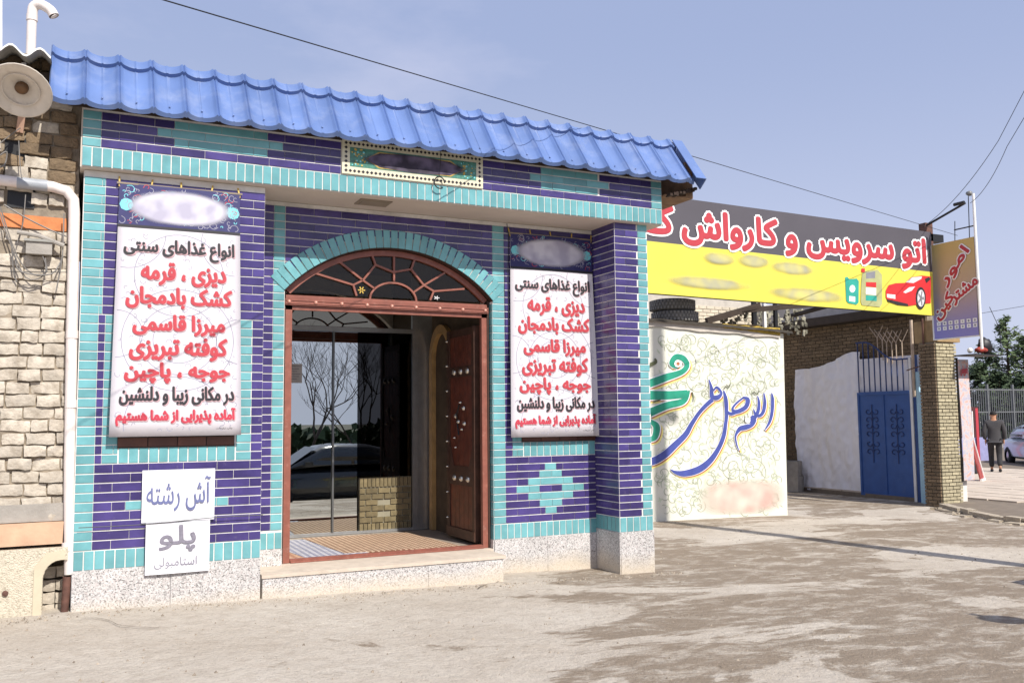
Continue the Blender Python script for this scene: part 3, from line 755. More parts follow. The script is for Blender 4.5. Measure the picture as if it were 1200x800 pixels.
# ---- vestibule
VX0, VX1, VY1 = .35, 3.80, 10.0; FZ = .285
bp(MB().box(VX0, 5.3, 8.345, 14, .0, FZ-.005).box(OX0, OX1-.02, 8.341, 8.55, FZ-.06, FZ-.006), 'floor', mat('pale_floor_tiles', srgb(150, 138, 126), .6, .15, 4, .1))
bp(MB().box(VX0-.1, VX0, 8.56, 14, .0, 3.5).box(VX0, 5.2, 13.9, 14, .0, 3.5).box(VX0, 4.9, 8.56, 14, 3.45, 3.5).box(VX0, OX0-.03, 8.552, 8.6, .28, 3.5), 'room_shell', dark_in)
bp(MB().box(VX1, VX1+.1, 8.56, 10.2, .28, 3.45).box(4.6, 4.7, 10.2, 13.9, .28, 3.45).box(3.9, 4.6, 10.15, 10.2, .28, 3.45), 'vestibule_wall', plaster_in)
# arched pine trim on the vestibule side wall
mb = MB(); X = VX1-.002
ty0, ty1, tz = 9.36, 9.86, 2.25
mb.box(X-.05, X, ty0-.09, ty0, FZ, tz).box(X-.05, X, ty1, ty1+.09, FZ, tz)
yc = (ty0+ty1)/2; hr = (ty1-ty0)/2
for i in range(12):
    a0, a1 = PI*i/12, PI*(i+1)/12
    q = lambda a, r, x: (x, yc-math.cos(a)*r, tz+math.sin(a)*r*1.1)
    mb.add([q(a0, hr, X-.05), q(a1, hr, X-.05), q(a1, hr+.09, X-.05), q(a0, hr+.09, X-.05), q(a0, hr, X), q(a1, hr, X), q(a1, hr+.09, X), q(a0, hr+.09, X)], [(0, 1, 2, 3), (7, 6, 5, 4), (0, 4, 5, 1), (3, 2, 6, 7)])
bp(mb, 'arch_trim', beige_trim, fix=False)
# glazed aluminium partition
GP = VY1; HZ = at(420, 386.5, GP).z
gp = bp(MB().box(3.55, 3.62, GP-.03, GP+.03, FZ, 3.4).box(VX0, 3.55, GP-.025, GP+.025, HZ-.025, HZ+.025).box(VX0, 3.55, GP-.02, GP+.02, FZ, FZ+.03).box(3.62, VX1, GP-.01, GP+.02, FZ, 3.4), 'glazed_partition', steel)
MB().box(2.61, 2.63, GP-.03, GP-.02, FZ+.03, HZ-.03).box(2.73, 2.755, GP+.012, GP+.018, FZ+.03, HZ-.03).build('mullion', mat('satin_aluminium', srgb(120, 122, 122), .35, .08, metal=.7), gp)
MB().box(VX0, 2.9, GP-.006, GP, FZ+.03, HZ-.03).build('pane', g_mir, gp)
MB().box(2.9, 3.55, GP-.006, GP, .90, HZ-.03).build('pane', g_dark, gp)
MB().box(VX0, 3.55, GP-.006, GP, HZ+.03, 3.4).build('pane', g_mir, gp)
nw = bp(MB().box(2.13, 2.27, GP-.012, GP-.009, 1.96, 2.17), 'paper_notice', mat('notice_paper', srgb(190, 188, 186), .8))
nw_ = MB()
for i in range(6): nw_.box(2.145, 2.255-.02*(i % 3), GP-.0135, GP-.0125, 2.14-.028*i, 2.146-.028*i)
nw_.build('lettering', ink_grey, nw)
# low brick wall under the pane
lb = bp(MB().box(2.93, 3.545, GP+.012, GP+.2, FZ, .90), 'low_brick_wall', mat('grey_joint', srgb(150, 144, 124), .9))
bm_ = mat('shaded_yellow_brick', srgb(116, 104, 76), .85, .2, 20, .3, isl=.25)  # brick colour darkened to hold the shade on this low wall
for zz0, zz1 in ((.29, .39), (.79, .895)):
    n_ = 13
    for i in range(n_):
        x = 2.93+.615*i/n_; MB().box(x+.004, x+.615/n_-.004, GP-.006, GP+.011, zz0+.004, zz1-.004).build('brick', bm_, lb)
for r_ in range(6):
    z = .395+.065*r_; x = 2.93-(.07 if r_ % 2 else 0)
    while x < 3.54:
        a, b = max(x, 2.93), min(x+.14, 3.545); x += .145
        if b-a > .03 and not (3.19 < (a+b)/2 < 3.27 and 1 <= r_ <= 3): MB().box(a+.003, b-.003, GP-.006, GP+.011, z+.003, z+.058).build('brick', bm_, lb)
# armchair-like backs behind the glass
# rugs
def rug(name, poly, z, m, label, stripes=None):
    o = MB().prism(poly, z, z+.008, 'z').build(name, m, None, label=label, cat='rug'); return o
def kilim(name, c1, c2, scale):
    m = bpy.data.materials.new(name); m.use_nodes = True; n = m.node_tree; b = n.nodes['Principled BSDF']; K = n.links.new
    g = n.nodes.new('ShaderNodeNewGeometry'); wv = n.nodes.new('ShaderNodeTexChecker'); wv.inputs['Scale'].default_value = scale
    mp = n.nodes.new('ShaderNodeMapping'); mp.inputs['Rotation'].default_value = (0, 0, PI/4); K(g.outputs['Position'], mp.inputs[0]); K(mp.outputs[0], wv.inputs[0])
    wv.inputs[1].default_value = (*c1, 1); wv.inputs[2].default_value = (*c2, 1)
    nz = n.nodes.new('ShaderNodeTexNoise'); nz.inputs['Scale'].default_value = 25; K(g.outputs['Position'], nz.inputs['Vector'])
    mx = n.nodes.new('ShaderNodeMixRGB'); mx.blend_type = 'MULTIPLY'; mx.inputs[0].default_value = .6; K(wv.outputs[0], mx.inputs[1]); K(nz.outputs['Fac'], mx.inputs[2])
    K(mx.outputs[0], b.inputs['Base Color']); b.inputs['Roughness'].default_value = .95; return m
rug('rug', [(2.36, 8.55), (3.52, 8.45), (3.40, 9.75), (2.25, 9.85)], FZ+.0, kilim('tan_kilim', srgb(226, 196, 166), srgb(150, 110, 84), 26), 'tan patterned kilim rug inside the doorway')
o = rug('rug', [(1.98, 8.42), (2.60, 8.40), (2.34, 9.75), (1.80, 9.80)], FZ-.003, kilim('blue_white_kilim', srgb(222, 220, 226), srgb(150, 152, 176), 22), 'white and grey blue patterned rug inside the doorway, left of the tan one')
o = rug('rug', [(1.80, 8.42), (1.975, 8.42), (1.79, 9.7), (1.6, 9.7)], FZ-.002, kilim('orange_rug', srgb(232, 190, 160), srgb(196, 140, 110), 18), 'orange edged mat at the left side of the doorway')

# ---- open wooden door leaf with studs
DX = 3.69
dl = thing('door_leaf_hinge', '', '')
bpy.data.objects.remove(dl)
dr = bp(MB().box(DX, DX+.045, 8.45, 9.20, FZ+.03, 2.50), 'door', wood_dark)
for i in range(5):
    y0 = 8.52+i*.12; MB().box(DX-.008, DX-.0005, y0+.002, y0+.117, FZ+.1, 2.42).build('plank', wood_red, dr)
MB().box(DX-.022, DX-.001, 8.45, 8.515, FZ+.03, 2.5).box(DX-.02, DX-.002, 9.125, 9.2, FZ+.03, 2.5).build('stile', wood_dark, dr)
MB().box(DX-.030, DX-.003, 8.452, 9.198, FZ+.032, FZ+.13).box(DX-.02, DX-.009, 8.518, 9.122, 1.99, 2.1).box(DX-.02, DX-.009, 8.518, 9.122, .86, 1.0).build('rail', wood_dark, dr)
MB().prism([(8.52, 1.0), (8.52, 1.25), (8.60, 1.06), (9.02, 1.06), (9.12, 1.3), (9.12, 1.0)], DX-.018, DX-.0095, 'x').build('shaped_rail', wood_dark, dr)
def rosette(y, z, r, nm='rosette'):
    mb = MB(); mb.lathe([(r, 0), (r*.9, .01), (r*.5, .02), (0, .026)], (DX-.021, y, z), 12, (-1, 0, 0)); mb.build(nm, silver, dr, True)
for y in (8.62, 8.80, 8.98): rosette(y, 2.045, .034); rosette(y, .93, .034)
for y, z, r in ((8.80, 1.72, .014), (8.72, 1.66, .026), (8.93, 1.58, .03), (8.86, 1.52, .022), (8.70, 1.50, .024), (8.76, 1.44, .014), (8.96, 1.35, .012), (8.93, 1.25, .011)): rosette(y, z, r, 'stud')
for i in range(8): rosette(9.17, .5+i*.27, .012, 'stud')
mb = MB(); mb.tube([(DX-.03, 8.82, 1.70), (DX-.045, 8.86, 1.60), (DX-.03, 8.88, 1.50), (DX-.03, 8.84, 1.38)], .008, 6); mb.build('door_knocker', black_m, dr)

# ================================================================ banners
def orn_rings(mb, frame, w_, h_):
    for cx, cz, r in ((.5, .36, .36), (.5, .62, .44), (.5, .62, .2), (.08, .20, .3), (.95, .22, .28), (.5, .95, .4), (.02, .6, .2), (1.0, .62, .2), (.5, .62, .3)):
        n = 40; pts = []
        for i in range(n+1):
            a = 2*PI*i/n; x = cx+math.cos(a)*r; z = cz*h_/w_+math.sin(a)*r
            ok = .01 < x < .99 and .17*h_/w_ < z < h_/w_*.99
            if ok: pts.append((x*w_, z*w_, 0))
            else:
                if len(pts) > 2: ribbon(mb, pts, frame, .006, 1)
                pts = []
        if len(pts) > 2: ribbon(mb, pts, frame, .006, 1)
    for i in range(170):
        x = R.uniform(.04, .96); z = R.uniform(.19, .98)*h_/w_; r = R.uniform(.012, .035); a0 = R.uniform(0, 6); tw = R.choice((-1, 1))
        pts = [((x+math.cos(a0+tw*t*.8)*r*(1-t*.16))*w_, (z+math.sin(a0+tw*t*.8)*r*(1-t*.16))*w_, 0) for t in range(6)]
        if all(.01*w_ < p[0] < .99*w_ for p in pts): ribbon(mb, pts, frame, .0042, 1)
LINES = [('انواع غذاهای سنتی', .05, .95, .212, .305, 1), ('دیزی ، قرمه', .19, .88, .305, .41, 0), ('کشک بادمجان', .08, .93, .405, .505, 0), ('میرزا قاسمی', .14, .87, .515, .61, 0),
         ('کوفته تبریزی', .12, .89, .605, .71, 0), ('جوجه ، پاچین', .09, .91, .705, .80, 0), ('در مکانی زیبا و دلنشین', .06, .945, .80, .885, 1), ('آماده پذیرایی از شما هستیم', .04, .955, .885, .965, 2)]
def banner(name, label, x0, x1, z0, z1, y0, y1, lean):
    """x0..x1 at top; y at top and bottom"""
    w_, h_ = x1-x0, z1-z0
    T = thing(name, label, 'banner', (x0, y0, z1))
    def fr(a, b, l=0):      # a to the right, b downwards
        t = b/h_; return Vector((a+lean*t*(a/w_-.5)*2, (y1-y0)*t-l-.012*math.sin(PI*min(max(a/w_, 0), 1))*.5, -b))
    mb = MB(); mb.grid(12, 16, lambda i, j: fr(i*w_, j*h_, 0)); k = len(mb.v)
    mb.grid(12, 16, lambda i, j: fr(i*w_, j*h_, -.004))
    def strip(ids): mb.add([], []); [mb.f.append((a, b, b+k, a+k)) or mb.mi.append(0) for a, b in zip(ids, ids[1:])]
    strip(list(range(13))); strip([16*13+i for i in range(13)]); strip([13*j for j in range(17)]); strip([13*j+12 for j in range(17)])
    mb.build('sheet', mat('printed_vinyl', srgb(208, 203, 208), .55, .05, 2.5, .25, 6, dist=.01), T, True, fix=False)
    mb = MB(); mb.cur = 0; mb.grid(10, 2, lambda i, j: fr(i*w_, j*h_*.165, .0012))
    mb.cur = 1; mb.grid(10, 1, lambda i, j: fr(i*w_, h_*(.165+j*.012), .0014))
    mb.cur = 3
    for s in range(150):
        x = R.uniform(.02, .98)*w_; z = R.uniform(.008, .158)*h_; r = R.uniform(.012, .05); a0 = R.uniform(0, 6)
        pts = [(x+math.cos(a0+t*.9)*r*(1-t*.14), z+math.sin(a0+t*.9)*r*(1-t*.14), 0) for t in range(6)]
        if all(0 < p[0] < w_ and 0 < p[1] < h_*.163 for p in pts): mb.cur = R.choice((3, 3, 3, 3, 4, 5)); ribbon(mb, pts, lambda a, b: fr(a, b, .0016+s*.00001), .005, 2)
    for sx_ in (.06, .94):
        mb.cur = 4; mb.add([fr((sx_+.055*math.cos(t*PI/4))*w_, h_*.085+.055*w_*math.sin(t*PI/4), .0022) for t in range(8)], [tuple(range(8))])
    mb.build('header_print', [p_navy, p_black, mat('pale_smudged_print', srgb(226, 224, 236), .7, .08, 9, 0), p_orn, p_cyan, p_red, mat('lavender_print', srgb(170, 170, 206), .7)], T, fix=False)
    mb = MB(); mb.grid(10, 4, lambda i, j: fr((.06+.88*i)*w_, (.012+.146*j)*h_, .0040)); mb.build('faded_name_print', soft_print('whited_name_print', srgb(172, 168, 186), srgb(208, 206, 216), .55, 1.1, 7), T, fix=False)
    mb = MB(); orn_rings(mb, lambda a, b: fr(a, b, .0008), w_, h_); mb.build('ornament', p_orn, T, fix=False)
    mats_ = [p_red, p_black, mat('crimson_print', srgb(184, 52, 70), .6)]
    sh = MB(); mb = MB()
    for i, (s, a0, a1, b0, b1, k_) in enumerate(LINES):
        # outline/shadow then letters
        put_text(sh, s, .0075*w_/.93, lambda a, b, l: fr(a+.007, -b+.006, l), a0*w_, a1*w_, -b1*h_+.012, -b0*h_-.008, .0034)
        mb.cur = k_
        put_text(mb, s, (.005 if k_ != 0 else .0072)*w_/.93, lambda a, b, l: fr(a, -b, l), a0*w_, a1*w_, -b1*h_+.012, -b0*h_-.008, .0058)
    sh.build('lettering_shadow', p_shadow, T, fix=False); mb.build('lettering', mats_, T, fix=False)
    mb = MB(); put_text(mb, 'چاپ تبلیغات', .0, lambda a, b, l: fr(a, -b, l), .80*w_, .93*w_, -.977*h_, -.967*h_, .003); mb.build('small_print', p_black, T, fix=False)
    mb = MB().box(-.02, w_+.02, -.004, .010, -.006, .008); mb.build('top_batten', mat('dull_batten', srgb(140, 128, 112), .8), T)
    mb = MB()
    for i in range(5): mb.bar((w_*i/4, 0, -.03), (w_*i/4+R.uniform(-.02, .02), .02, .055), .012, .006)
    mb.build('eyelet_tie', p_gold, T)
    return T
banner('menu_banner', 'wide printed menu banner with red and black Persian lettering on the left pier', .29, 1.225, 1.435, 3.46, 7.77, 7.70, .03)
banner('menu_banner', 'narrow printed menu banner with red Persian lettering in the recess right of the door', 3.985, 4.94, 1.36, 3.44, 8.225, 8.16, .04)
# window gap beneath each banner: dark plate with its shadow painted in, and sill tiles
for x0, x1, y, z in ((.325, 1.215, PY, 1.355), (4.10, 4.965, WY, 1.32)):
    ws = bp(MB().box(x0, x1, y-.012, y-.001, z-.01, z+.16), 'window', mat('window_gap_shade', srgb(50, 32, 26), .6))
    n_ = 4
    for i in range(n_): MB().box(x0+(x1-x0)*i/n_+.004, x0+(x1-x0)*(i+1)/n_-.004, y-.02, y-.0125, z, z+.07).build('sill_tile', mat('brown_sill_tile', srgb(92, 54, 40), .4, .2, isl=.2), ws)

# ---- handwritten paper signs
def paper_sign(label, pts, y, words, m):
    (u0, v0), (u1, v1) = pts; a = at(u0, v0, y); b = at(u1, v1, y)
    T = thing('paper_sign', label, 'sign', (a.x, y, b.z)); w_ = b.x-a.x; h_ = a.z-b.z
    MB().grid(10, 8, lambda i, j: (i*w_, -.004*math.sin(i*5+j*2)-.004, j*h_)).build('sheet', paper, T, True, fix=False)
    MB().box(0, w_, .001, .003, 0, h_).build('backing', paper, T)
    mb = MB()
    for s, a0, a1, b0, b1, off in words: put_text(mb, s, off, lambda p, q, l: Vector((p, -l-.010+.0, q)), a0*w_, a1*w_, b0*h_, b1*h_, 0)
    mb.build('lettering', m, T, fix=False)
    return T
paper_sign('upper white paper sign with blue handwritten soup offer on the left pier', ((167, 551), (251, 608)), 7.775, [('آش رشته', .06, .94, .2, .86, .0012)], ink_blue)
paper_sign('lower white paper sign with grey handwritten rice offer, overlapping the granite', ((171, 613), (245, 668)), 7.765, [('پلو', .2, .78, .42, .94, .004), ('استامبولی', .14, .8, .1, .32, .0)], ink_grey)
# cable sagging between the two papers
pa = [at(u, v, 7.755) for u, v in ((92, 618), (170, 614), (250, 606), (308, 603))]
MB().tube([tuple(p) for p in smooth_pts([tuple(p) for p in pa], 4)], .0035, 5).build('thin_cable', black_m, None, label='thin dark cable strung across the left pier between the two paper signs', cat='cable')
# white strings by the right banner
mb = MB(); mb.tube([tuple(at(u, v, 8.12)) for u, v in ((707, 508), (709, 530), (712, 545), (711, 552), (715, 569))], .003, 5)
mb.tube([tuple(at(u, v, 8.11)) for u, v in ((711, 506), (711.5, 530), (712.5, 538), (710, 545))], .0025, 5)
mb.build('string', p_white, None, label='knotted white string hanging from lower corner of the right banner', cat='string')
# cable conduit down the recess wall beside banner
mb = MB(); mb.tube([tuple(at(u, v, 8.19)) for u, v in ((594, 262), (596, 275), (595, 330), (597, 400), (598, 425))], .004, 5)
mb.build('dark_cable', black_m, None, label='dark cable running down left edge of the right banner', cat='cable')

# ================================================================ left neighbour
NB = thing('neighbour_building', 'old cream brick building with cement roof sheet at left edge', 'building', (-.6, 7.9, .1))
def nbp(mb, name, mats, parent=NB, **kw):
    o = mb.build(name, mats, parent, **kw)
    if parent is NB: o.location = (.6, -7.9, -.1)
    return o
NY = 7.93
nbp(MB().box(-2.2, -.005, NY-.022, 11, .62, 4.46), 'wall', mortar)
def brick_mesh(seed, w_=.205, h_=.082, d_=.1):
    r = random.Random(seed); mb = MB(); nu, nv = 4, 2
    def p(i, j, f):
        x = (i/nu-.5)*w_; z = (j/nv-.5)*h_; e = (abs(i/nu-.5) > .45)+(abs(j/nv-.5) > .45)
        return (x+r.uniform(-.007, .007), (-d_/2 if f else d_/2)+(e*.007 if f else 0)+r.uniform(-.006, .006)*f, z+r.uniform(-.0055, .0055))
    A = [[p(i, j, 1) for i in range(nu+1)] for j in range(nv+1)]; k = {}
    vs = [A[j][i] for j in range(nv+1) for i in range(nu+1)]
    fs = [(j*(nu+1)+i, j*(nu+1)+i+1, (j+1)*(nu+1)+i+1, (j+1)*(nu+1)+i) for j in range(nv) for i in range(nu)]
    per = [i for i in range(nu+1)]+[(j)*(nu+1)+nu for j in range(1, nv+1)]+[nv*(nu+1)+i for i in range(nu-1, -1, -1)]+[j*(nu+1) for j in range(nv-1, 0, -1)]
    k0 = len(vs); vs += [(vs[i][0], d_/2, vs[i][2]) for i in per]; n = len(per)
    fs += [(per[i], k0+i, k0+(i+1) % n, per[(i+1) % n]) for i in range(n)]
    mb.add(vs, fs); return mb
BMl = [brick_mesh(s).mesh('brick', brick_l, True) for s in range(8)]
BMd = [brick_mesh(s+20).mesh('brick', brick_d, True) for s in range(6)]
for me in BMl+BMd: me.set_sharp_from_angle(angle=math.radians(50))
HOLES = [(-.47, -.33, 3.25, 3.38), (-.62, -.06, 3.02, 3.24), (-.52, -.36, 3.62, 3.74), (-.60, -.48, 2.86, 3.0)]
z = .70; r_ = 0
while z < 4.40:
    h = .098; x = -1.0-(R.random()*.2); 
    while x < -.03:
        w_ = R.choice((.15, .18, .2, .11, .16)); a, b = x, min(x+w_, -.015); x += w_+.012
        if b-a < .05 or b < -.85: continue
        cxx = (a+b)/2
        if any(h_[0] < cxx < h_[1] and h_[2] < z+.04 < h_[3] for h_ in HOLES): continue
        shade = z > 3.42  # eave shade painted in by picking mostly the darker bricks
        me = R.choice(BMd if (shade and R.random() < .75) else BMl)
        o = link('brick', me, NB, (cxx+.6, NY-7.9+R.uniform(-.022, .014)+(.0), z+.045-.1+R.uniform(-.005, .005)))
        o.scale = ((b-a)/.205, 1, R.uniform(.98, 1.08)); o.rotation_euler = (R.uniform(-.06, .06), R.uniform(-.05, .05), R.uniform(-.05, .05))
    z += h; r_ += 1
nbp(MB().box(-1.2, -.09, NY-.03, NY+.04, 3.06, 3.17, .012), 'timber_lintel', timber)
nbp(MB().box(-.5, -.31, NY-.03, NY-.023, 3.22, 3.40, .004).box(-.53, -.36, NY-.03, NY-.023, 3.6, 3.76, .004), 'wall_hole_shade', black_m)  # flat black plates paint in the dark of the holes
# lower ledges and stucco plinth with arched opening
nbp(MB().box(-1.4, -.035, NY-.07, NY+.03, .80, .935, .006), 'cement_ledge', cement)
nbp(MB().box(-1.4, -.04, NY-.10, NY+.03, .625, .795, .006), 'plank_ledge', mat('weathered_tan_board', srgb(196, 160, 132), .85, .15, 6, .3))
ax0, ax1 = -.165, .01
poly = [(-1.5, -.2), (ax0, -.2), (ax0, .37)]+[(ax0+.12*(1-math.cos(t*PI/12)), .37+.14*math.sin(t*PI/12)) for t in range(1, 7)]+[(.0, .51), (.0, .605), (-1.5, .605)]
nbp(MB().prism(poly, NY-.14, NY+.1), 'plinth', stucco)
poly2 = [(ax0-.065, -.2), (ax0-.004, -.2), (ax0-.004, .37)]+[(ax0-.004+.12*(1-math.cos(t*PI/12)), .37+.144*math.sin(t*PI/12)) for t in range(1, 7)]+[(-.02, .515), (-.02, .585), (ax0+.02, .57), (ax0-.06, .47)]
nbp(MB().prism(poly2, NY-.15, NY-.141), 'opening_surround', mat('smooth_cement_band', srgb(196, 184, 160), .9, .06))
nbp(MB().box(-.22, .02, NY+.16, NY+.2, -.2, .6), 'opening_back', mortar)
for i, zz in enumerate((.02, .11, .20, .30, .40)):
    for xx in (-.13, -.03): o = link('brick', R.choice(BMl), NB, (xx+.6, .12, zz-.1)); o.scale = (.46, 1, 1)
nbp(MB().lathe([(.022, 0), (.02, .012), (0, .016)], at(6, 695, NY-.14), 10, (0, -1, 0)), 'rusty_bolt', rust)
# corrugated cement roof sheet with pale edge
def wav(x): return .035*math.sin((x+.53)*2*PI/.19)
mb = MB(); mb.grid(60, 3, lambda i, j: (-1.6+1.38*i, 7.40+j*2.2, 4.30+.0+wav(-1.6+1.38*i)+j*.5)); k = len(mb.v)
mb.grid(60, 3, lambda i, j: (-1.6+1.38*i, 7.40+j*2.2, 4.285+wav(-1.6+1.38*i)+j*.5))
for i in range(60): mb.f.append((i, i+1, k+i+1, k+i)); mb.mi.append(1)
nbp(mb, 'corrugated_roof', [asb, white_m], fix=False, smooth=False)
nbp(MB().box(-2.2, -.01, 7.75, 11, 4.2, 4.27), 'eave_beam', mat('dark_rafter', srgb(64, 54, 46), .9, .2))

# vent pipe with elbow
vp = thing('vent_pipe', 'white vent pipe with hooked top standing on the cement roof sheet', 'pipe', (-.37, 8.3, 4.5))
b0 = at(36, 62, 8.1); b1 = at(38, 15, 8.1)
mb = MB().tube([(b0.x, 8.1, b0.z-.3), (b0.x, 8.1, b1.z)], .037, 14)
o = mb.build('pipe', pvc, vp, 'a'); o.location = (.37, -8.3, -4.5)
el = smooth_pts([(b0.x, 8.1, b1.z-.02), (b0.x+.01, 8.1, b1.z+.05), (b0.x+.06, 8.08, b1.z+.07), (b0.x+.13, 8.06, b1.z+.03), (b0.x+.16, 8.05, b1.z-.02)], 4)
mb = MB().tube(el, .04, 14, cap=False).tube([(b0.x, 8.1, b1.z-.07), (b0.x, 8.1, b1.z-.02)], .043, 14)
mb.tube([el[-1], (el[-1][0]+.003, el[-1][1], el[-1][2]-.004)], .030, 12)
o = mb.build('elbow', pvc, vp, 'a'); o.location = (.37, -8.3, -4.5)
# a thin pole at the very left edge
MB().tube([tuple(at(1, 0, 9)), tuple(at(1, 60, 9))], .012, 6).build('aerial_mast', white_m, None, label='thin white mast cut by left edge above the old roof', cat='mast')
# drainpipe
dp = thing('drainpipe', 'white drainpipe bending down the joint beside the tiled pier', 'pipe', (-.05, 7.86, .1))
Y_ = 7.84
pts = [(-1.6, Y_, at(0, 210, Y_).z+.05), tuple(at(0, 211, Y_)), tuple(at(62, 219, Y_)), tuple(at(78, 224, Y_)), tuple(at(86, 234, Y_)), tuple(at(87, 250, Y_)), tuple(at(84, 400, Y_)), tuple(at(81.5, 560, Y_)), tuple(at(82, 672, Y_))]
def dpp(mb, n, m): o = mb.build(n, m, dp, 'a'); o.location = (.05, -7.86, -.1); return o
dpp(MB().tube(pts, .042, 14), 'pipe', pvc)
mb = MB()
for u, v in ((80, 640), (83.5, 473), (84.5, 392)): p = at(u, v, Y_); mb.tube([(p.x, p.y, p.z-.03), (p.x, p.y, p.z+.03)], .047, 14)
dpp(mb, 'pipe_collar', pvc)
p0 = at(80, 675, Y_); dpp(MB().tube([(p0.x-.005, Y_, p0.z), (p0.x-.012, Y_, p0.z-.12), (p0.x-.02, Y_, .09)], [.034, .03, .027], 12), 'rusty_tail', rust)
p0 = at(60, 216, Y_); mb = MB().tube([tuple(at(20, 214, Y_)), tuple(at(56, 218, Y_))], .045, 14); dpp(mb, 'grey_sleeve', mat('grey_pvc', srgb(160, 164, 170), .5))

# dish lamp
la = thing('dish_lamp', 'round white dish floodlight with bracket under the old eave', 'lamp', tuple(at(28, 130, 7.3)))
lc = at(24, 106, 7.25); ax = Vector((-.16, -.66, -.74)).normalized(); inv = -Vector(at(28, 130, 7.3))
enamel = mat('aged_white_enamel', srgb(206, 196, 182), .5, .12, 8, .1, dirt=(srgb(150, 130, 110), 12, .55, .8, .5))
o = MB().lathe([(.03, -.13), (.06, -.12), (.065, -.06), (.12, -.03), (.2, .0), (.215, .006), (.212, .012), (.2, .008), (.12, -.02), (.062, -.05), (.0, -.06)], lc, 28, ax).build('dish', enamel, la, True); o.location = inv
o = MB().lathe([(.13, -.012), (.128, -.003), (.12, -.008)], lc, 24, ax).build('ring', enamel, la, True); o.location = inv
o = MB().lathe([(.045, -.05), (.045, -.02), (.03, -.005), (0, -.005)], lc, 16, ax).build('socket', mat('tarnished_brass', srgb(110, 84, 60), .4, .2, metal=.6), la, True); o.location = inv
o = MB().tube([tuple(lc-ax*.13), tuple(at(25, 90, 7.4)), tuple(at(28, 78, 7.6))], .016, 8).bar(tuple(at(27, 85, 7.42)), tuple(at(28, 75, 7.5)), .03, .02).build('bracket', enamel, la); o.location = inv
o = MB().bar(tuple(at(26, 133, 7.8)), tuple(at(23, 155, 7.86)), .05, .03).build('wooden_block', mat('pinkish_wood', srgb(186, 150, 128), .8), la); o.location = inv
# junction box and cables
jb = thing('junction_box', 'grey junction box with tangled cables on the old brick wall', 'electrical box', tuple(at(47, 300, 7.86)))
inv = -Vector(at(47, 300, 7.86)); a = at(31, 284, 7.86); b = at(61, 300, 7.86)
o = MB().box(a.x, b.x, 7.80, 7.86, b.z, a.z).build('box', cement, jb); o.location = inv
o = MB().box(a.x-.015, b.x+.02, 7.785, 7.87, a.z+.001, a.z+.02).build('lid', asb, jb); o.location = inv
mb = MB()
for pl in (((0, 242), (20, 300), (40, 322), (55, 318), (50, 300)), ((0, 250), (12, 285), (30, 325), (52, 322), (53, 302)), ((5, 240), (30, 255), (60, 270), (78, 277)), ((30, 228), (27, 260), (20, 285)),
           ((24, 150), (10, 160), (0, 168)), ((22, 165), (24, 200), (27, 212)), ((0, 182), (8, 178), (6, 192), (0, 196)), ((18, 300), (24, 318), (60, 321), (74, 300)), ((75, 250), (73, 300), (66, 340)), ((14, 290), (16, 320), (20, 330))):
    mb.tube(smooth_pts([tuple(at(u, v, 7.82+R.uniform(-.02, .02))) for u, v in pl], 4), R.choice((.004, .006, .005)), 5)
o = mb.build('cables', mat('grey_cable', srgb(120, 116, 112), .6, .2), jb); o.location = inv
o = MB().tube([tuple(at(u, v, 7.80)) for u, v in ((20, 272), (45, 276), (75, 288))], .017, 8).build('conduit', cement, jb); o.location = inv
MB().tube([tuple(at(0, 318, 7.8)), tuple(at(78, 319, 7.8))], .003, 5).build('wire', black_m, None, label='thin wire crossing the cream bricks under the junction box', cat='wire')

# ================================================================ mural panel
MY = 11.9
mp_ = thing('mural_panel', 'cream calligraphy panel with blue and green lettering under the car wash sign', 'mural', (9.5, MY, -.1))
def mpp(mb, n, m, **kw): o = mb.build(n, m, mp_, **kw); o.location = (-9.5, -MY, .1); return o
TLp, TRp, BLp, BRp = at(740, 375, MY), at(918, 391, MY), at(740, 613, MY), at(923, 604, MY)
def mf(i, j):
    top = TLp.lerp(TRp, i); bot = BLp.lerp(BRp, i); p = top.lerp(bot, j)
    if j == 0: p = p+Vector((0, 0, .03*noise.noise((i*9, 0, 0))+.02*noise.noise((i*30, 3, 0))))
    w0 = .012*noise.noise((i*3, j*2, 1))
    return (p.x, MY+w0*0-.0, p.z)
mpp(MB().grid(40, 20, mf), 'canvas', mat('cream_canvas', srgb(216, 215, 202), .8, .04, 1.5, .35, 4, dist=.03, dirt=(srgb(190, 182, 160), 2.2, .52, .8, .5)), smooth=True, fix=False)
mpp(MB().box(TLp.x, TRp.x-.03, MY+.02, MY+.25, -.4, 2.93), 'backing_wall', mat('grey_plaster_backing', srgb(196, 188, 180), .9))
def MF(l): return lambda u, v: tuple(at(u, v, MY-l))
def c6(x, y): return (750+x/5.714, 370+y/5.714)
def c7(x, y): return (750+x/5.714, 480+y/5.714)
S6 = lambda pts: [(*c6(x, y), w_/5.714) for x, y, w_ in pts]
S7 = lambda pts: [(*c7(x, y), w_/5.714) for x, y, w_ in pts]
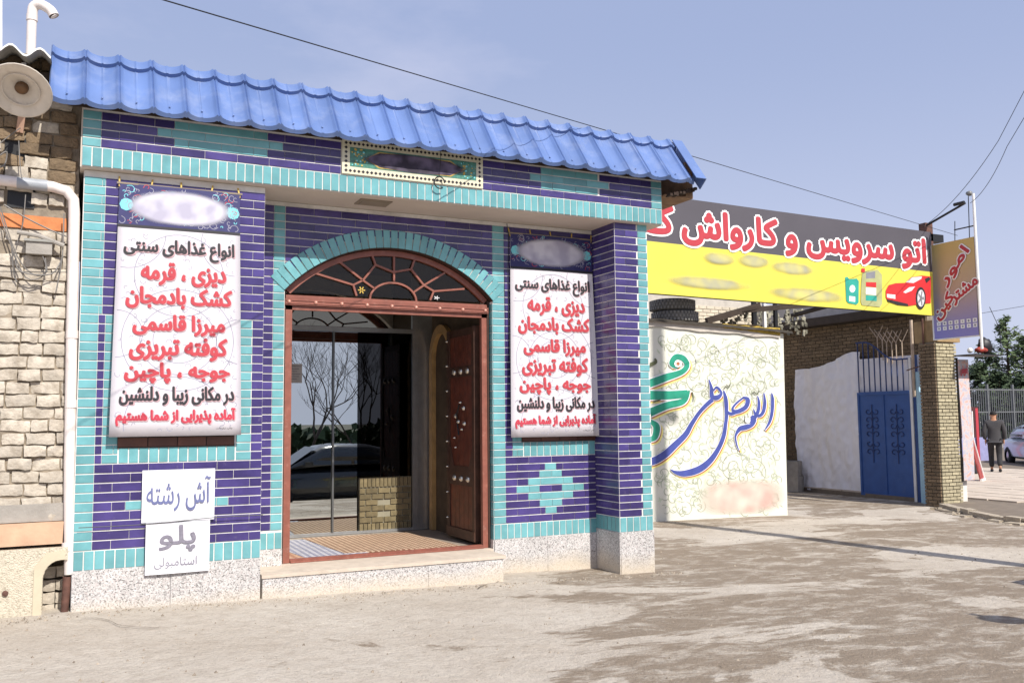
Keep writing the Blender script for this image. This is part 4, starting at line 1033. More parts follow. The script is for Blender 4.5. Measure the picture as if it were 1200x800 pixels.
blue = [S6([(882, 515, 6), (888, 560, 18), (885, 640, 18), (868, 710, 16), (835, 765, 5)]),
        S6([(830, 515, 6), (836, 580, 18), (826, 640, 20), (800, 668, 18), (772, 655, 14), (762, 625, 6)]),
        S6([(788, 535, 5), (797, 580, 15), (790, 640, 20), (760, 690, 26), (735, 712, 26)]),
        S6([(745, 670, 20), (768, 695, 20), (748, 730, 22), (705, 745, 30), (670, 755, 26), (645, 790, 14)])+S7([(640, 190, 10), (650, 240, 8), (664, 272, 3)]),
        S6([(690, 545, 10), (722, 560, 24), (708, 610, 26), (650, 640, 24), (620, 625, 14), (640, 590, 12), (690, 548, 10)]),
        S6([(650, 640, 20), (610, 655, 20), (582, 640, 12)]),
        S6([(560, 500, 8), (575, 560, 22), (580, 660, 20), (574, 720, 20)])+S7([(560, 175, 24), (525, 260, 26), (465, 345, 34), (390, 400, 40), (300, 425, 36), (240, 418, 20), (205, 398, 4)]),
        S6([(462, 425, 5), (478, 480, 18), (484, 540, 26), (520, 545, 28), (545, 515, 14), (515, 478, 14), (492, 500, 8)]),
        S6([(485, 560, 26), (440, 600, 24), (395, 650, 22), (345, 725, 26)])+S7([(305, 165, 32), (235, 235, 38), (165, 300, 42), (80, 345, 44), (-40, 360, 40)])]
green = [S6([(255, 345, 20), (215, 320, 36), (240, 275, 38), (290, 285, 38), (315, 330, 34), (280, 375, 36), (180, 410, 48), (70, 450, 52), (-30, 480, 50)]),
         S6([(320, 520, 50), (200, 530, 56), (60, 530, 60)]),
         S6([(330, 500, 14), (290, 570, 40), (180, 600, 48), (60, 650, 54)]),
         S7([(60, 70, 20), (110, 110, 44), (100, 180, 40), (60, 200, 30)])]
mb = MB()
for i, s in enumerate(blue+green): ribbon(mb, [(u+2.2, v+2.6, w_*1.3+.6) for u, v, w_ in s], MF(.004+i*.0002))
mpp(mb, 'lettering_glow', p_yel, fix=False)
mb = MB()
for i, s in enumerate(blue+green): ribbon(mb, [(u+1.3, v+1.7, w_*1.12+.4) for u, v, w_ in s], MF(.009+i*.0002))
mpp(mb, 'lettering_shadow', p_brown, fix=False)
mb = MB()
for i, s in enumerate(blue+green): ribbon(mb, [(u, v, w_*1.14+1.4) for u, v, w_ in s], MF(.014+i*.0002))
mpp(mb, 'lettering_outline', p_white, fix=False)
mb = MB()
for i, s in enumerate(blue): ribbon(mb, [(u, v, w_*1.14) for u, v, w_ in s], MF(.019+i*.0002))
mb.cur = 1
for i, s in enumerate(green): ribbon(mb, s, MF(.0215+i*.0002))
mb.cur = 2
for s in ([(578, 460, 5), (595, 475, 5), (605, 450, 3)], [(560, 488, 5), (580, 470, 5)], [(765, 510, 5), (785, 525, 5), (798, 498, 3)], [(750, 520, 4), (770, 505, 4)], [(350, 510, 10), (362, 570, 4)], [(90, 575, 14), (140, 560, 5)]): ribbon(mb, S6(s), MF(.023))
ribbon(mb, S6([(60, 330, 26), (105, 310, 22), (100, 285, 10)]), MF(.0235)); 
mpp(mb, 'lettering', [p_blue, p_green, mat('dark_olive_print', srgb(84, 88, 60), .7)], fix=False)
mb = MB(); c = [c6(255, 318)]
mb.cur = 0
for cc, rr, mm, l in ((c6(255, 320), 4.6, 0, .026), (c6(255, 320), 2.2, 1, .027), (c6(722, 700), 3.2, 0, .026), (c7(722, 72), 3.0, 0, .0265)):
    mb.cur = mm; mb.add([at(cc[0]+rr*math.cos(t*PI/4), cc[1]+rr*math.sin(t*PI/4), MY-l) for t in range(8)], [tuple(range(8))])
mpp(mb, 'lettering_eye', [p_white, p_brown], fix=False)
# scroll ornament
mb = MB(); rr_ = random.Random(5)
for i in range(300):
    u = rr_.uniform(768, 916); v = rr_.uniform(394, 604)
    if i % 9 == 0: r0 = rr_.uniform(12, 22)
    else: r0 = rr_.uniform(4, 9)
    a0 = rr_.uniform(0, 6.28); tw = rr_.choice((-1, 1)); nt_ = rr_.randint(7, 13); pts = []
    for t in range(nt_):
        r = r0*(1-t/(nt_+3)); pts.append((u+math.cos(a0+tw*t*.55)*r, v+math.sin(a0+tw*t*.55)*r*1.1, .8 if t else .2))
    if all(766 < p[0] < 917 and 392 < p[1] < 605 for p in pts): ribbon(mb, pts, MF(.0022+(i % 9)*.0001), None, 2)
for i in range(260):
    u = rr_.uniform(770, 914); v = rr_.uniform(396, 602); a = rr_.uniform(0, 6.28); l_ = rr_.uniform(2, 4)
    ribbon(mb, [(u, v, .2), (u+math.cos(a)*l_, v+math.sin(a)*l_, 1.0), (u+math.cos(a)*2*l_, v+math.sin(a+.3)*2*l_, .2)], MF(.0022), None, 2)
mb.cur = 1
for i in range(230):
    u = rr_.uniform(770, 912); v = rr_.uniform(398, 600); a = rr_.uniform(0, 6.28); l_ = rr_.uniform(2.0, 4.2); b_ = a+rr_.uniform(-.7, .7)
    ribbon(mb, [(u, v, .2), (u+math.cos(a)*l_*.6, v+math.sin(a)*l_*.6, l_*.55), (u+math.cos(a)*l_+math.cos(b_)*l_*.4, v+math.sin(a)*l_+math.sin(b_)*l_*.4, l_*.45), (u+math.cos(a)*l_+math.cos(b_)*l_, v+math.sin(a)*l_+math.sin(b_)*l_, .1)], MF(.0012+(i % 9)*.0001), None, 3)
mpp(mb, 'scroll_ornament', [p_olive, mat('pale_sage_print', srgb(196, 203, 178), .8, .12, 12, 0)], fix=False)
# washed out pink line of writing at the foot
mpp(MB().add([at(u, v, MY-.0045) for u, v in ((816, 603), (921, 601), (921, 558), (818, 562))], [(0, 1, 2, 3)]), 'faded_writing', soft_print('faded_pink_print', srgb(216, 212, 196), srgb(216, 176, 164), -.1, 1.15, 2.6, 2.6), fix=False)
# torn dark cloth and yellow rag hanging over the top of panel
mb = MB(); 
mb.grid(40, 2, lambda i, j: (TLp.x+(TRp.x+.15-TLp.x)*i, MY-.05-.04*j, TLp.z+(TRp.z-TLp.z)*i+.06-.05*j-.03*abs(noise.noise((i*14, j, 0)))-.13*max(0, i-.9)))
mpp(mb, 'dark_top_cloth', mat('dark_sagging_cloth', srgb(58, 52, 44), .9, .3), fix=False)
mb = MB(); mb.grid(24, 2, lambda i, j: (9.5+(TRp.x-9.6)*i, MY-.035, at(850, 384, MY).z+(TRp.z+.03-at(850, 384, MY).z)*i+.06-(.05+.08*i)*j+.02*noise.noise((i*10, j, 4))))
mpp(mb, 'yellow_rag', mat('mustard_rag', srgb(176, 150, 62), .9, .4, 14), fix=False)
mb = MB(); mb.grid(30, 2, lambda i, j: (TLp.x+(TRp.x-.1-TLp.x)*i, MY-.03, TLp.z+(TRp.z-TLp.z)*i+.03-.11*j+.03*noise.noise((i*8, j*2, 7))))
mpp(mb, 'grey_torn_hem', mat('grey_torn_hem', srgb(186, 178, 168), .9, .1), fix=False)

# ================================================================ car wash entrance sign
SY = 11.55
sg = thing('shop_sign', 'long black and yellow car wash sign with red Persian lettering above the yard entrance', 'sign', (11, SY, 3.4))
def sgp(mb, n, m, **kw): o = mb.build(n, m, sg, **kw); o.location = (-11, -SY, -3.4); return o
q = [at(735, 226, SY), at(1090, 272.5, SY), at(1096, 371, SY), at(735, 340, SY)]
xl, xr = q[0].x, q[1].x+.0; zt0, zt1, zb0, zb1 = q[0].z, q[1].z, q[3].z, q[2].z
sg.rotation_euler = (0, .0148, 0)
zt = (zt0+zt1)/2+.02; zb = (zb0+zb1)/2
mid0 = at(762, 283, SY).z; mid1 = at(1090, 318, SY).z; zm = (mid0+mid1)/2
sgp(MB().box(xl, xr, SY+.012, SY+.12, zb+.002, zt-.002), 'backing_box', black_m)
sgp(MB().grid(20, 3, lambda i, j: (xl+(xr-xl)*i, SY+.006*math.sin(i*9)*math.sin(j*PI), zm+(zt-zm)*j)), 'grey_band', mat('charcoal_vinyl', srgb(84, 80, 86), .5, .05, 2, .15, 5), smooth=True, fix=False)
def yelmat():
    m = mat('yellow_vinyl', srgb(222, 210, 84), .5, .04, 2, .15, 5)
    return m
sgp(MB().grid(20, 3, lambda i, j: (xl+(xr-xl)*i, SY+.006*math.sin(i*9)*math.sin(j*PI), zb+(zm-zb)*j)), 'yellow_band', yelmat(), smooth=True, fix=False)
mb = MB(); X0, X1 = at(752, 280, SY).x, at(1083, 300, SY).x
lz0, lz1 = zm+.02, zt-.10
lines = [(0, .062, lambda a, b, l: Vector((a, SY-.008-l, b))), (1, .026, lambda a, b, l: Vector((a, SY-.014-l, b)))]
for k, off, f in lines:
    mb.cur = k; put_text(mb, 'اتو سرویس و کارواش گ', off, f, X0-off, X1+off, lz0-off, lz1+off, .0)
sgp(mb, 'lettering', [p_white, p_red], fix=False)
# faded bluish grey remains of the small lines
def smear(mb, u0, v0, u1, v1):
    a = at(u0, v0, SY); b = at(u1, v1, SY); c = (a+b)/2; ra = abs(b.x-a.x)/2; rb = abs(b.z-a.z)/2
    mb.add([(c.x+ra*math.cos(t*PI/10)*(1+.12*noise.noise((t, u0, 0))), SY-.0075, c.z+rb*math.sin(t*PI/10)*(1+.3*noise.noise((t*2, v0, 0)))) for t in range(20)], [tuple(range(20))])
def smudge_mat(name, base, ink):
    m = bpy.data.materials.new(name); m.use_nodes = True; n = m.node_tree; b = n.nodes['Principled BSDF']; K = n.links.new
    g = n.nodes.new('ShaderNodeNewGeometry'); z = n.nodes.new('ShaderNodeTexNoise'); z.inputs['Scale'].default_value = 5.; z.inputs['Detail'].default_value = 1; K(g.outputs['Position'], z.inputs['Vector'])
    r = n.nodes.new('ShaderNodeValToRGB'); r.color_ramp.elements[0].position = .3; r.color_ramp.elements[0].color = (*base, 1); r.color_ramp.elements[1].position = .7; r.color_ramp.elements[1].color = (*ink, 1); K(z.outputs['Fac'], r.inputs[0])
    K(r.outputs[0], b.inputs['Base Color']); b.inputs['Roughness'].default_value = .6; return m
sm_ = soft_print('smudged_grey_print', srgb(168, 166, 140), srgb(206, 198, 118), .1, 1.15, 3.2)
for u0, v0, u1, v1 in ((822, 294, 862, 315), (862, 296, 902, 318), (900, 303, 955, 326), (778, 321, 880, 346), (898, 332, 992, 358)):
    a = at(u0, v0, SY); b = at(u1, v1, SY); c = a.lerp(b, .5); hx, hz = abs(b.x-a.x)/2, abs(b.z-a.z)/2*.85; k = (b.z+a.z)/2
    sgp(MB().add([(a.x, SY-.012, c.z-hz), (b.x, SY-.012, c.z-hz), (b.x, SY-.012, c.z+hz), (a.x, SY-.012, c.z+hz)], [(0, 1, 2, 3)]), 'smudged_writing', sm_, fix=False)
# printed oil containers and car
def poly_px(mb, pts, l, mi): mb.cur = mi; mb.add([at(u, v, SY-l) for u, v in pts], [tuple(range(len(pts)))])
cE = lambda x, y: (940+x/5, 220+y/5)
ic = MB()
poly_px(ic, [cE(*p) for p in ((250, 520), (262, 515), (275, 530), (318, 525), (330, 540), (330, 665), (318, 678), (270, 670), (258, 655))], .009, 0)
poly_px(ic, [cE(293+17*math.cos(t*PI/6), 585+22*math.sin(t*PI/6)) for t in range(12)], .010, 1)
poly_px(ic, [cE(*p) for p in ((275, 628), (310, 632), (310, 662), (275, 658))], .010, 1)
poly_px(ic, [cE(*p) for p in ((345, 545), (350, 495), (365, 480), (440, 470), (465, 500), (468, 670), (455, 690), (350, 680), (343, 660))], .009, 2)
poly_px(ic, [cE(*p) for p in ((345, 465), (365, 465), (365, 487), (345, 487))], .0105, 3)
poly_px(ic, [cE(*p) for p in ((372, 490), (425, 480), (425, 520), (372, 525))], .010, 5)
poly_px(ic, [cE(*p) for p in ((372, 545), (432, 545), (432, 575), (372, 570))], .011, 3)
poly_px(ic, [cE(*p) for p in ((372, 576), (432, 578), (432, 620), (372, 615))], .011, 1)
poly_px(ic, [cE(*p) for p in ((372, 622), (436, 624), (436, 655), (372, 652))], .011, 0)
poly_px(ic, [cE(*p) for p in ((490, 590), (505, 560), (545, 548), (600, 545), (635, 512), (700, 500), (752, 505), (752, 660), (700, 665), (620, 680), (560, 672), (500, 650), (490, 630))], .009, 3)
poly_px(ic, [cE(*p) for p in ((605, 542), (640, 512), (700, 505), (695, 520), (650, 545))], .0105, 4)
poly_px(ic, [cE(*p) for p in ((715, 520), (740, 508), (750, 520), (725, 545))], .0105, 6)
poly_px(ic, [cE(*p) for p in ((495, 612), (545, 616), (545, 640), (497, 632))], .0105, 1)
poly_px(ic, [cE(*p) for p in ((590, 600), (625, 570), (660, 565), (640, 590), (605, 605))], .0105, 4)
poly_px(ic, [cE(*p) for p in ((497, 642), (560, 655), (620, 668), (620, 680), (560, 675), (500, 655))], .0108, 6)
poly_px(ic, [cE(693+30*math.cos(t*PI/8), 633+66*math.sin(t*PI/8)) for t in range(16)], .0110, 6)
poly_px(ic, [cE(695+21*math.cos(t*PI/8), 633+50*math.sin(t*PI/8)) for t in range(16)], .0118, 4)
for t in range(5): a = t*2*PI/5; poly_px(ic, [cE(695+4*math.cos(a+1.5), 633+8*math.sin(a+1.5)), cE(695+19*math.cos(a+.2), 633+45*math.sin(a+.2)), cE(695+19*math.cos(a-.2), 633+45*math.sin(a-.2)), cE(695+4*math.cos(a-1.5), 633+8*math.sin(a-1.5))], .0126, 5)
sgp(ic, 'printed_pictures', [mat('teal_print', srgb(44, 158, 142), .6), p_white, mat('olive_grey_print', srgb(168, 170, 120), .6), mat('car_red_print', srgb(206, 40, 46), .6, .15, 8, 0), mat('pale_grey_print', srgb(214, 214, 218), .6), mat('mid_grey_print', srgb(130, 130, 136), .6), p_black], fix=False)

# pillar-top iron blocks, bracket
ir = thing('iron_bracket', 'rusty iron post and diagonal strut above right end of the sign', 'bracket', tuple(at(1085, 290, 11.8)))
inv = -Vector(at(1085, 290, 11.8))
a, b = at(1079, 262, 11.8), at(1088, 275, 11.8)
o = MB().box(a.x, b.x, 11.70, 11.85, b.z-.3, a.z).build('post', rust, ir); o.location = inv
a, b = at(1093, 274, 11.7), at(1106, 284, 11.7)
o = MB().box(a.x-.2, b.x, 11.7, 11.9, b.z, a.z).build('beam_end', black_m, ir); o.location = inv
mb = MB(); p1 = at(1086, 264, 11.7); p2 = atx(1131, 238, 14.35)
mb.tube([tuple(p1), tuple(p2)], .022, 8); mb.tube([tuple(atx(1118, 240, 14.3)), tuple(atx(1130, 237, 14.3)), ], .03, 6)
o = mb.build('strut', black_m, ir); o.location = inv
# projecting vertical sign (faces left)
VX = 14.4; vq = [atx(1090, 287, VX), atx(1141, 276, VX), atx(1152, 391, VX), atx(1097, 399, VX)]
vy0, vy1 = vq[0].y, vq[1].y; vz0, vz1 = 2.94, 4.70
ps = thing('projecting_sign', 'gold and violet projecting sign with slanted red Persian lettering on a white post', 'sign', (VX, vy0, vz0))
def VF(a, b, l=0): return Vector((-l, -(a)*(vy0-vy1), b*(vz1-vz0)))   # a 0..1 to the camera side, b up
def goldmat():
    m = bpy.data.materials.new('gold_violet_vinyl'); m.use_nodes = True; n = m.node_tree; b = n.nodes['Principled BSDF']; K = n.links.new
    t = n.nodes.new('ShaderNodeTexCoord'); s = n.nodes.new('ShaderNodeSeparateXYZ'); K(t.outputs['Object'], s.inputs[0])
    r = n.nodes.new('ShaderNodeValToRGB'); e = r.color_ramp.elements; e[0].position = .1; e[0].color = (*srgb(140, 136, 200), 1); e[1].position = .95; e[1].color = (*srgb(206, 178, 108), 1); x = e.new(.5); x.color = (*srgb(184, 164, 146), 1)
    mr = n.nodes.new('ShaderNodeMath'); mr.operation = 'DIVIDE'; mr.inputs[1].default_value = vz1-vz0; K(s.outputs['Z'], mr.inputs[0]); K(mr.outputs[0], r.inputs[0]); K(r.outputs[0], b.inputs['Base Color']); b.inputs['Roughness'].default_value = .5; return m
MB().grid(4, 6, lambda i, j: VF(i, j, .004*math.sin(j*7))).build('sheet', goldmat(), ps, True, fix=False)
D_ = vy0-vy1
MB().box(.008, .05, -D_, 0, 0, vz1-vz0).build('box_body', cement, ps)
MB().box(-.006, .052, -.0, .03, -.02, vz1-vz0+.01).box(-.004, .05, -D_, -.001, -.02, -.001).build('frame', white_m, ps)
MB().tube([(.02, -D_-.03, -.25), (.02, -D_-.02, vz1-vz0+.78)], .025, 10).build('post', white_m, ps)
mb = MB().tube([(.02, -D_-.02, vz1-vz0+.2), (.02, -D_+.4, vz1-vz0+.2)], .012, 6).tube([(.02, -D_+.4, vz1-vz0), (.02, -D_+.38, vz1-vz0+.36)], .008, 6).tube([(.02, -D_+.08, vz1-vz0+.75), (.02, -D_+.1, vz1-vz0)], .008, 6)
mb.build('stay', black_m, ps)
MB().lathe([(0, -.05), (.04, -.04), (.05, 0), (.03, .05), (0, .06)], (.02, -D_+.06, vz1-vz0+.80), 10, (0, 1, .3)).build('insulator', mat('grey_porcelain', srgb(120, 120, 118), .4), ps, True)
mb = MB()
asp = D_/(vz1-vz0)
def vtxt(s, ca, cb, w_, h_, rot):
    for k, off, l in ((0, .020, .008), (1, .007, .012)):
        mb.cur = k
        put_text(mb, s, off, lambda a, b, ll: VF(a/asp, b, l+ll), ca*asp-w_/2-off, ca*asp+w_/2+off, cb-h_/2-off, cb+h_/2+off, 0, rot=rot)
vtxt('امور', .55, .73, .44, .15, math.radians(47)); vtxt('مشتر', .74, .47, .34, .14, math.radians(30)); vtxt('کین', .27, .33, .30, .14, math.radians(48))
mb.build('lettering', [p_white, p_red], ps, fix=False)
mb = MB()
for r_ in range(2):
    for i in range(7):
        a = .12+i*.136; b = .155-r_*.052
        mb.cur = 0; mb.add([VF(a-.045, b-.02, .008), VF(a+.045, b-.02, .008), VF(a+.045, b+.02, .008), VF(a-.045, b+.02, .008)], [(0, 1, 2, 3)])
        mb.cur = 1; k = (i*3+r_) % 4
        mb.add([VF(a+.022*math.cos(t*2*PI/(3+k)), b+.011*math.sin(t*2*PI/(3+k)), .010) for t in range(3+k)], [tuple(range(3+k))])
        mb.cur = 0; mb.add([VF(a+.01*math.cos(t*2*PI/4), b+.005*math.sin(t*2*PI/4), .0115) for t in range(4)], [tuple(range(4))])
mb.build('service_icons', [p_white, p_navy], ps, fix=False)

# ================================================================ brick pillar, yard wall
def bricks_face(mb, org, ax, up, w_, h_, bl=.2, bh=.063, d_=.03, out=None, rg=None):
    """courses of single bricks on a face"""
    rg = rg or random.Random(3); r = 0; z = 0; out = Vector(out)
    while z < h_-.02:
        x = -(bl/2 if r % 2 else 0)
        while x < w_-.02:
            a, b = max(x, 0), min(x+bl, w_)
            if b-a > .03:
                c = Vector(org)+ax*((a+b)/2)+up*(z+bh/2)+out*(rg.uniform(.0, .008))
                mb.obox(c, ax, out, up, b-a-.014, d_, bh-.016)
            x += bl
        z += bh; r += 1
PX0, PX1, PYf, PYb = 14.74, 15.3, 11.93, 12.3
pil = thing('brick_pillar', 'weathered brick gate pillar between blue gate and pavement', 'pillar', (PX0, PYf, -.2))
MB().box(.02, PX1-PX0-.02, .02, PYb-PYf, -.1, 3.12).build('core', mortar, pil)
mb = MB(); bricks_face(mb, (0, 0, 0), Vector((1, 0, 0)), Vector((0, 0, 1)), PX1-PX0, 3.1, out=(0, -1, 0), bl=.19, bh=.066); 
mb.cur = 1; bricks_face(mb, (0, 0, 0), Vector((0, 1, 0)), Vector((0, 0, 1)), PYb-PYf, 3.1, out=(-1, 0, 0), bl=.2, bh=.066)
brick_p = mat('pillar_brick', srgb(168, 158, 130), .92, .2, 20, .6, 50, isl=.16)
mb.build('brickwork', [brick_p, brick_d], pil, kind='stuff')  # left face uses the darker brick, its shade is in the colour
MB().box(.05, PX1-PX0+.12, -.02, .5, 3.13, 3.55, .004).build('timber_head', mat('tan_timber', srgb(160, 134, 96), .85, .2), pil)
# side wall of the yard, facing left
YX = 15.6
yw = thing('yard_wall', 'long brick wall running back behind the blue gate', 'wall', (YX, 12.8, -.2))
MB().box(.02, .3, 0, 7, -.2, 3.85).build('core', mortar, yw)
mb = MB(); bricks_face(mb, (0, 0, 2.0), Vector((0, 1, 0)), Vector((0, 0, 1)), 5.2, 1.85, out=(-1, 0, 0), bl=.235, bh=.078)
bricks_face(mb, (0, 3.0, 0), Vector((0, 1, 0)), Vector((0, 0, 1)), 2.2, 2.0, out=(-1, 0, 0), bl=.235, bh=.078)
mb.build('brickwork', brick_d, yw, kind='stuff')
MB().box(-.35, .05, 0, 5.4, 3.80, 3.98).build('roof_beam', mat('dark_rafter', (0, 0, 0)), yw)
MB().box(.1, .3, 1.5, 5.4, 4.0, 4.5).box(-.02, .0, 3.4, 3.46, 3.98, 4.25).build('parapet', mat('grey_parapet', srgb(176, 172, 168), .9, .12), yw)
# white sheet hung on the wall
cl = MB(); ya, yb = atx(1003, 420, 15.4).y, atx(930, 433, 15.4).y
def clf(i, j):
    y = 14.42+(yb-14.42)*i; top = 2.92-.30*min(1, max(0, (i-.12)*1.6))+.02*math.sin(i*9); bot = -.16
    z = bot+(top-bot)*j; f = .07*noise.noise((y*1.9, z*.5, 0))+.05*noise.noise((y*5, z*1.3, 2))+.035*noise.noise((y*9+z*3, z*7, 5))+.012*noise.noise((y*25, z*21, 9))
    return (15.42+f, y, z)
cl.grid(70, 50, clf); cl.build('white_sheet', mat('white_cotton_sheet', srgb(238, 236, 240), .85, .03), None, True, fix=False, label='large wrinkled white cloth hung on the yard wall left of blue gate', cat='cloth')
MB().grid(14, 10, lambda i, j: (15.44+.03*noise.noise((i*4, j*3, 0)), 12.75+1.7*i, 1.9+.86*j)).build('sheet_end', mat('white_cotton_sheet', (0, 0, 0)), bpy.data.objects['white_sheet'], True, fix=False)
# stacked grey tiles leaning on sheet
tb = atg(938, 575, -.2)
st = thing('tile_stack', 'grey slabs standing on edge against the white sheet', 'stack of slabs', (tb.x-.1, tb.y, -.2))
for i in range(6):
    MB().box(-.02, .02, -.3, .3, 0, .36, .004).box(-.018, .022, -.28, .3, .365, .70, .004).build('slab', cement, st, loc=(-.3+i*.075, .05*i, 0), rot=(0, .10, .2+.05*i))
# blue metal gate leaf
ga = thing('metal_gate', 'blue sheet metal gate leaf with scroll ornaments and bars on top', 'gate', (15.36, 13.05, -.18))
GX = 0; gl = 14.5-13.1; gblue = mat('blue_gate_paint', srgb(52, 88, 150), .45, .1, 5, .1, dirt=(srgb(90, 110, 150), 7, .58, .8, .4)); gdark = mat('dark_blue_bar', srgb(44, 62, 110), .5, .1); 
MB().box(0, .03, 0, gl, .02, 2.21).build('panel', gblue, ga)
MB().box(-.02, -.001, 0, .05, .02, 2.21).box(-.02, -.001, gl-.05, gl, .02, 2.21).box(-.018, -.001, .05, gl-.05, 2.15, 2.22).box(-.018, -.001, .05, gl-.05, .02, .08).box(-.017, -.001, gl/2-.012, gl/2+.012, .08, 2.15).build('frame', gblue, ga)
topz = lambda t: 2.87+.42*(.5-.5*math.cos(PI*min(max((t-.25)/.6, 0), 1)))
for i in range(10):
    y = .04+(gl-.08)*i/9; MB().box(0, .02, y-.01, y+.01, 2.222, topz(y/gl)-.005).build('bar', gdark, ga)
MB().tube([(.01, gl*i/20, topz(i/20)) for i in range(21)], .018, 6).build('top_rail', gdark, ga)
for c0 in (gl*.27, gl*.73):
    mb = MB(); mb.tube([(-.012, c0, .72), (-.012, c0, 1.95)], .009, 5)
    for zz, s in ((.95, 1), (1.12, -1), (1.32, 1), (1.5, -1), (1.62, 1), (1.8, -1)):
        for sd_ in (-1, 1):
            pts = [(-.012, c0+sd_*(.10-.085*math.cos(t*.55)*(1-t*.06)), zz+s*(.07*math.sin(t*.55)*(1-t*.06))) for t in range(10)]
            mb.tube(pts, .009, 5)
    mb.build('scroll', gdark, ga)
gp_ = thing('gate_post', 'white and pale blue gate post strip beside brick pillar', 'gate post', (15.3, 12.86, -.2))
MB().box(-.02, .03, .10, .16, 0, 2.9).build('white_strip', white_m, gp_)
MB().box(0, .03, -.02, .095, 0, 2.95).build('blue_post', mat('dark_blue_post', srgb(44, 74, 130), .5), gp_)
MB().box(-.08, -.03, -.12, -.05, 0, 2.6).box(-.13, -.08, -.2, -.13, 0, 2.2).build('pale_strip', mat('pale_cyan_paint', srgb(170, 206, 222), .6, .1), gp_)
# Y shaped wire posts over the gate
wp = thing('wire_posts', '', ''); bpy.data.objects.remove(wp)
ORD = ('nearest the brick pillar', 'second from the pillar', 'third from the pillar', 'fourth from the pillar', 'fifth from the pillar', 'farthest from the pillar')
for i, (u, v) in enumerate(((1058, 420), (1051, 420), (1046, 421), (1040, 420), (1035, 417), (1029, 414))):
    p = atx(u, v+5, 15.4); t = thing('spike_post', 'rusty pale Y-topped rod behind the blue gate, '+ORD[i], 'metal rod', tuple(p), 0, 'row of Y-topped rods over the gate')
    h = .42
    MB().tube([(0, 0, 0), (0, 0, h)], .012, 5).build('rod', mat('pale_rusty_rod', srgb(190, 170, 150), .7, .2), t)
    MB().tube([(0, 0, h), (0, -.16, h+.25)], .009, 5).tube([(0, 0, h), (0, .2, h+.25)], .009, 5).build('fork', mat('pale_rusty_rod', (0, 0, 0)), t)
p = atx(1072, 470, 15.2)
MB().tube([(p.x, p.y, 1.9), (p.x, p.y, 3.45)], .03, 8).build('steel_rod', mat('pale_rusty_rod', (0, 0, 0)), None, label='tall pale rod between blue gate and brick pillar', cat='metal rod')
mb = MB(); p = atx(1082, 400, 14.75); mb.tube([(p.x, p.y, 2.4), (p.x, p.y, 3.4)], .02, 6); mb.tube([(p.x, p.y, 2.5), (p.x+.1, p.y+.5, 2.42)], .012, 5)
mb.build('iron_rod', rust, None, label='short rusty rod standing at the pillar top', cat='metal rod')

# ---- things seen over the mural panel
ob = thing('background_building', 'small pale brick building behind the mural panel', 'building', (14, 18, 0))
a = at(818, 372, 18); b = at(893, 372, 18)
MB().box(a.x-1.6-14, b.x-14, 0, 3, 0, 5.0).build('wall', mat('white_joint', srgb(190, 182, 170), .9), ob)
mb = MB(); bricks_face(mb, (a.x-14-.1, -.0, 3.1), Vector((1, 0, 0)), Vector((0, 0, 1)), b.x-a.x+.1, 1.2, out=(0, -1, 0), bl=.24, bh=.085)
mb.build('brickwork', mat('buff_brick', srgb(206, 194, 172), .9, .1, 10, .3, isl=.12), ob, kind='stuff')
MB().box(b.x-14+.02, b.x-14+.35, -.05, 3, 0, 4.4).build('corner_post', mat('grey_render', srgb(200, 196, 190), .9), ob)
sh_ = thing('lean_to_shed', 'dark sagging lean-to roof with posts behind the mural panel', 'shed', (12.6, 14.2, 0))
mb = MB()
p1, p2, p3, p4 = at(828, 376, 14), at(890, 358, 14), at(1000, 368, 15.5), at(885, 385, 14)
mb.add([tuple(p1-Vector((12.6, 14.2, 0))), tuple(p2-Vector((12.6, 14.2, 0))), tuple(Vector((p2.x+1.2, 16.5, p2.z+.1))-Vector((12.6, 14.2, 0))), tuple(Vector((p1.x+1, 16.5, p1.z+.05))-Vector((12.6, 14.2, 0)))], [(0, 1, 2, 3)])
s = Vector((12.6, 14.2, 0)); 
mb2 = MB(); 
for k_, (qa, qb, w_) in enumerate(((p1, p2, .12), (at(868, 364, 14), at(960, 356, 14), .10), (at(920, 372, 15), at(975, 357, 13.4), .06))): mb2.bar(tuple(qa-s), tuple(qb-s), w_, .08)
mb2.build('rafter', mat('dark_rafter', (0, 0, 0)), sh_); mb.build('roof_cloth', mat('dark_sagging_cloth', (0, 0, 0)), sh_)
for u, w_, m_ in ((884, .09, black_m), (896, .06, white_m), (909, .07, black_m)):
    p = at(u, 380, 14)-s; MB().box(p.x-w_/2, p.x+w_/2, p.y-.03, p.y+.03, -.2, p.z+.45).build('post', m_, sh_)
mb = MB(); rq = random.Random(9)
for i in range(160):
    p = at(rq.uniform(842, 945), rq.uniform(362, 388), 14.6)-s; mb.box(p.x-.03, p.x+.03, p.y, p.y+.03, p.z-rq.uniform(.02, .12), p.z, .02)
mb.build('hanging_scraps', [mat('mixed_scrap', srgb(140, 136, 120), .9, .5, 9, isl=.5)], sh_, kind='stuff')
MB().box(-1.2, 2.2, 2.0, 2.1, 0, 3.6).build('back_wall', mat('shaded_grey_render', srgb(150, 146, 138), .9), sh_)
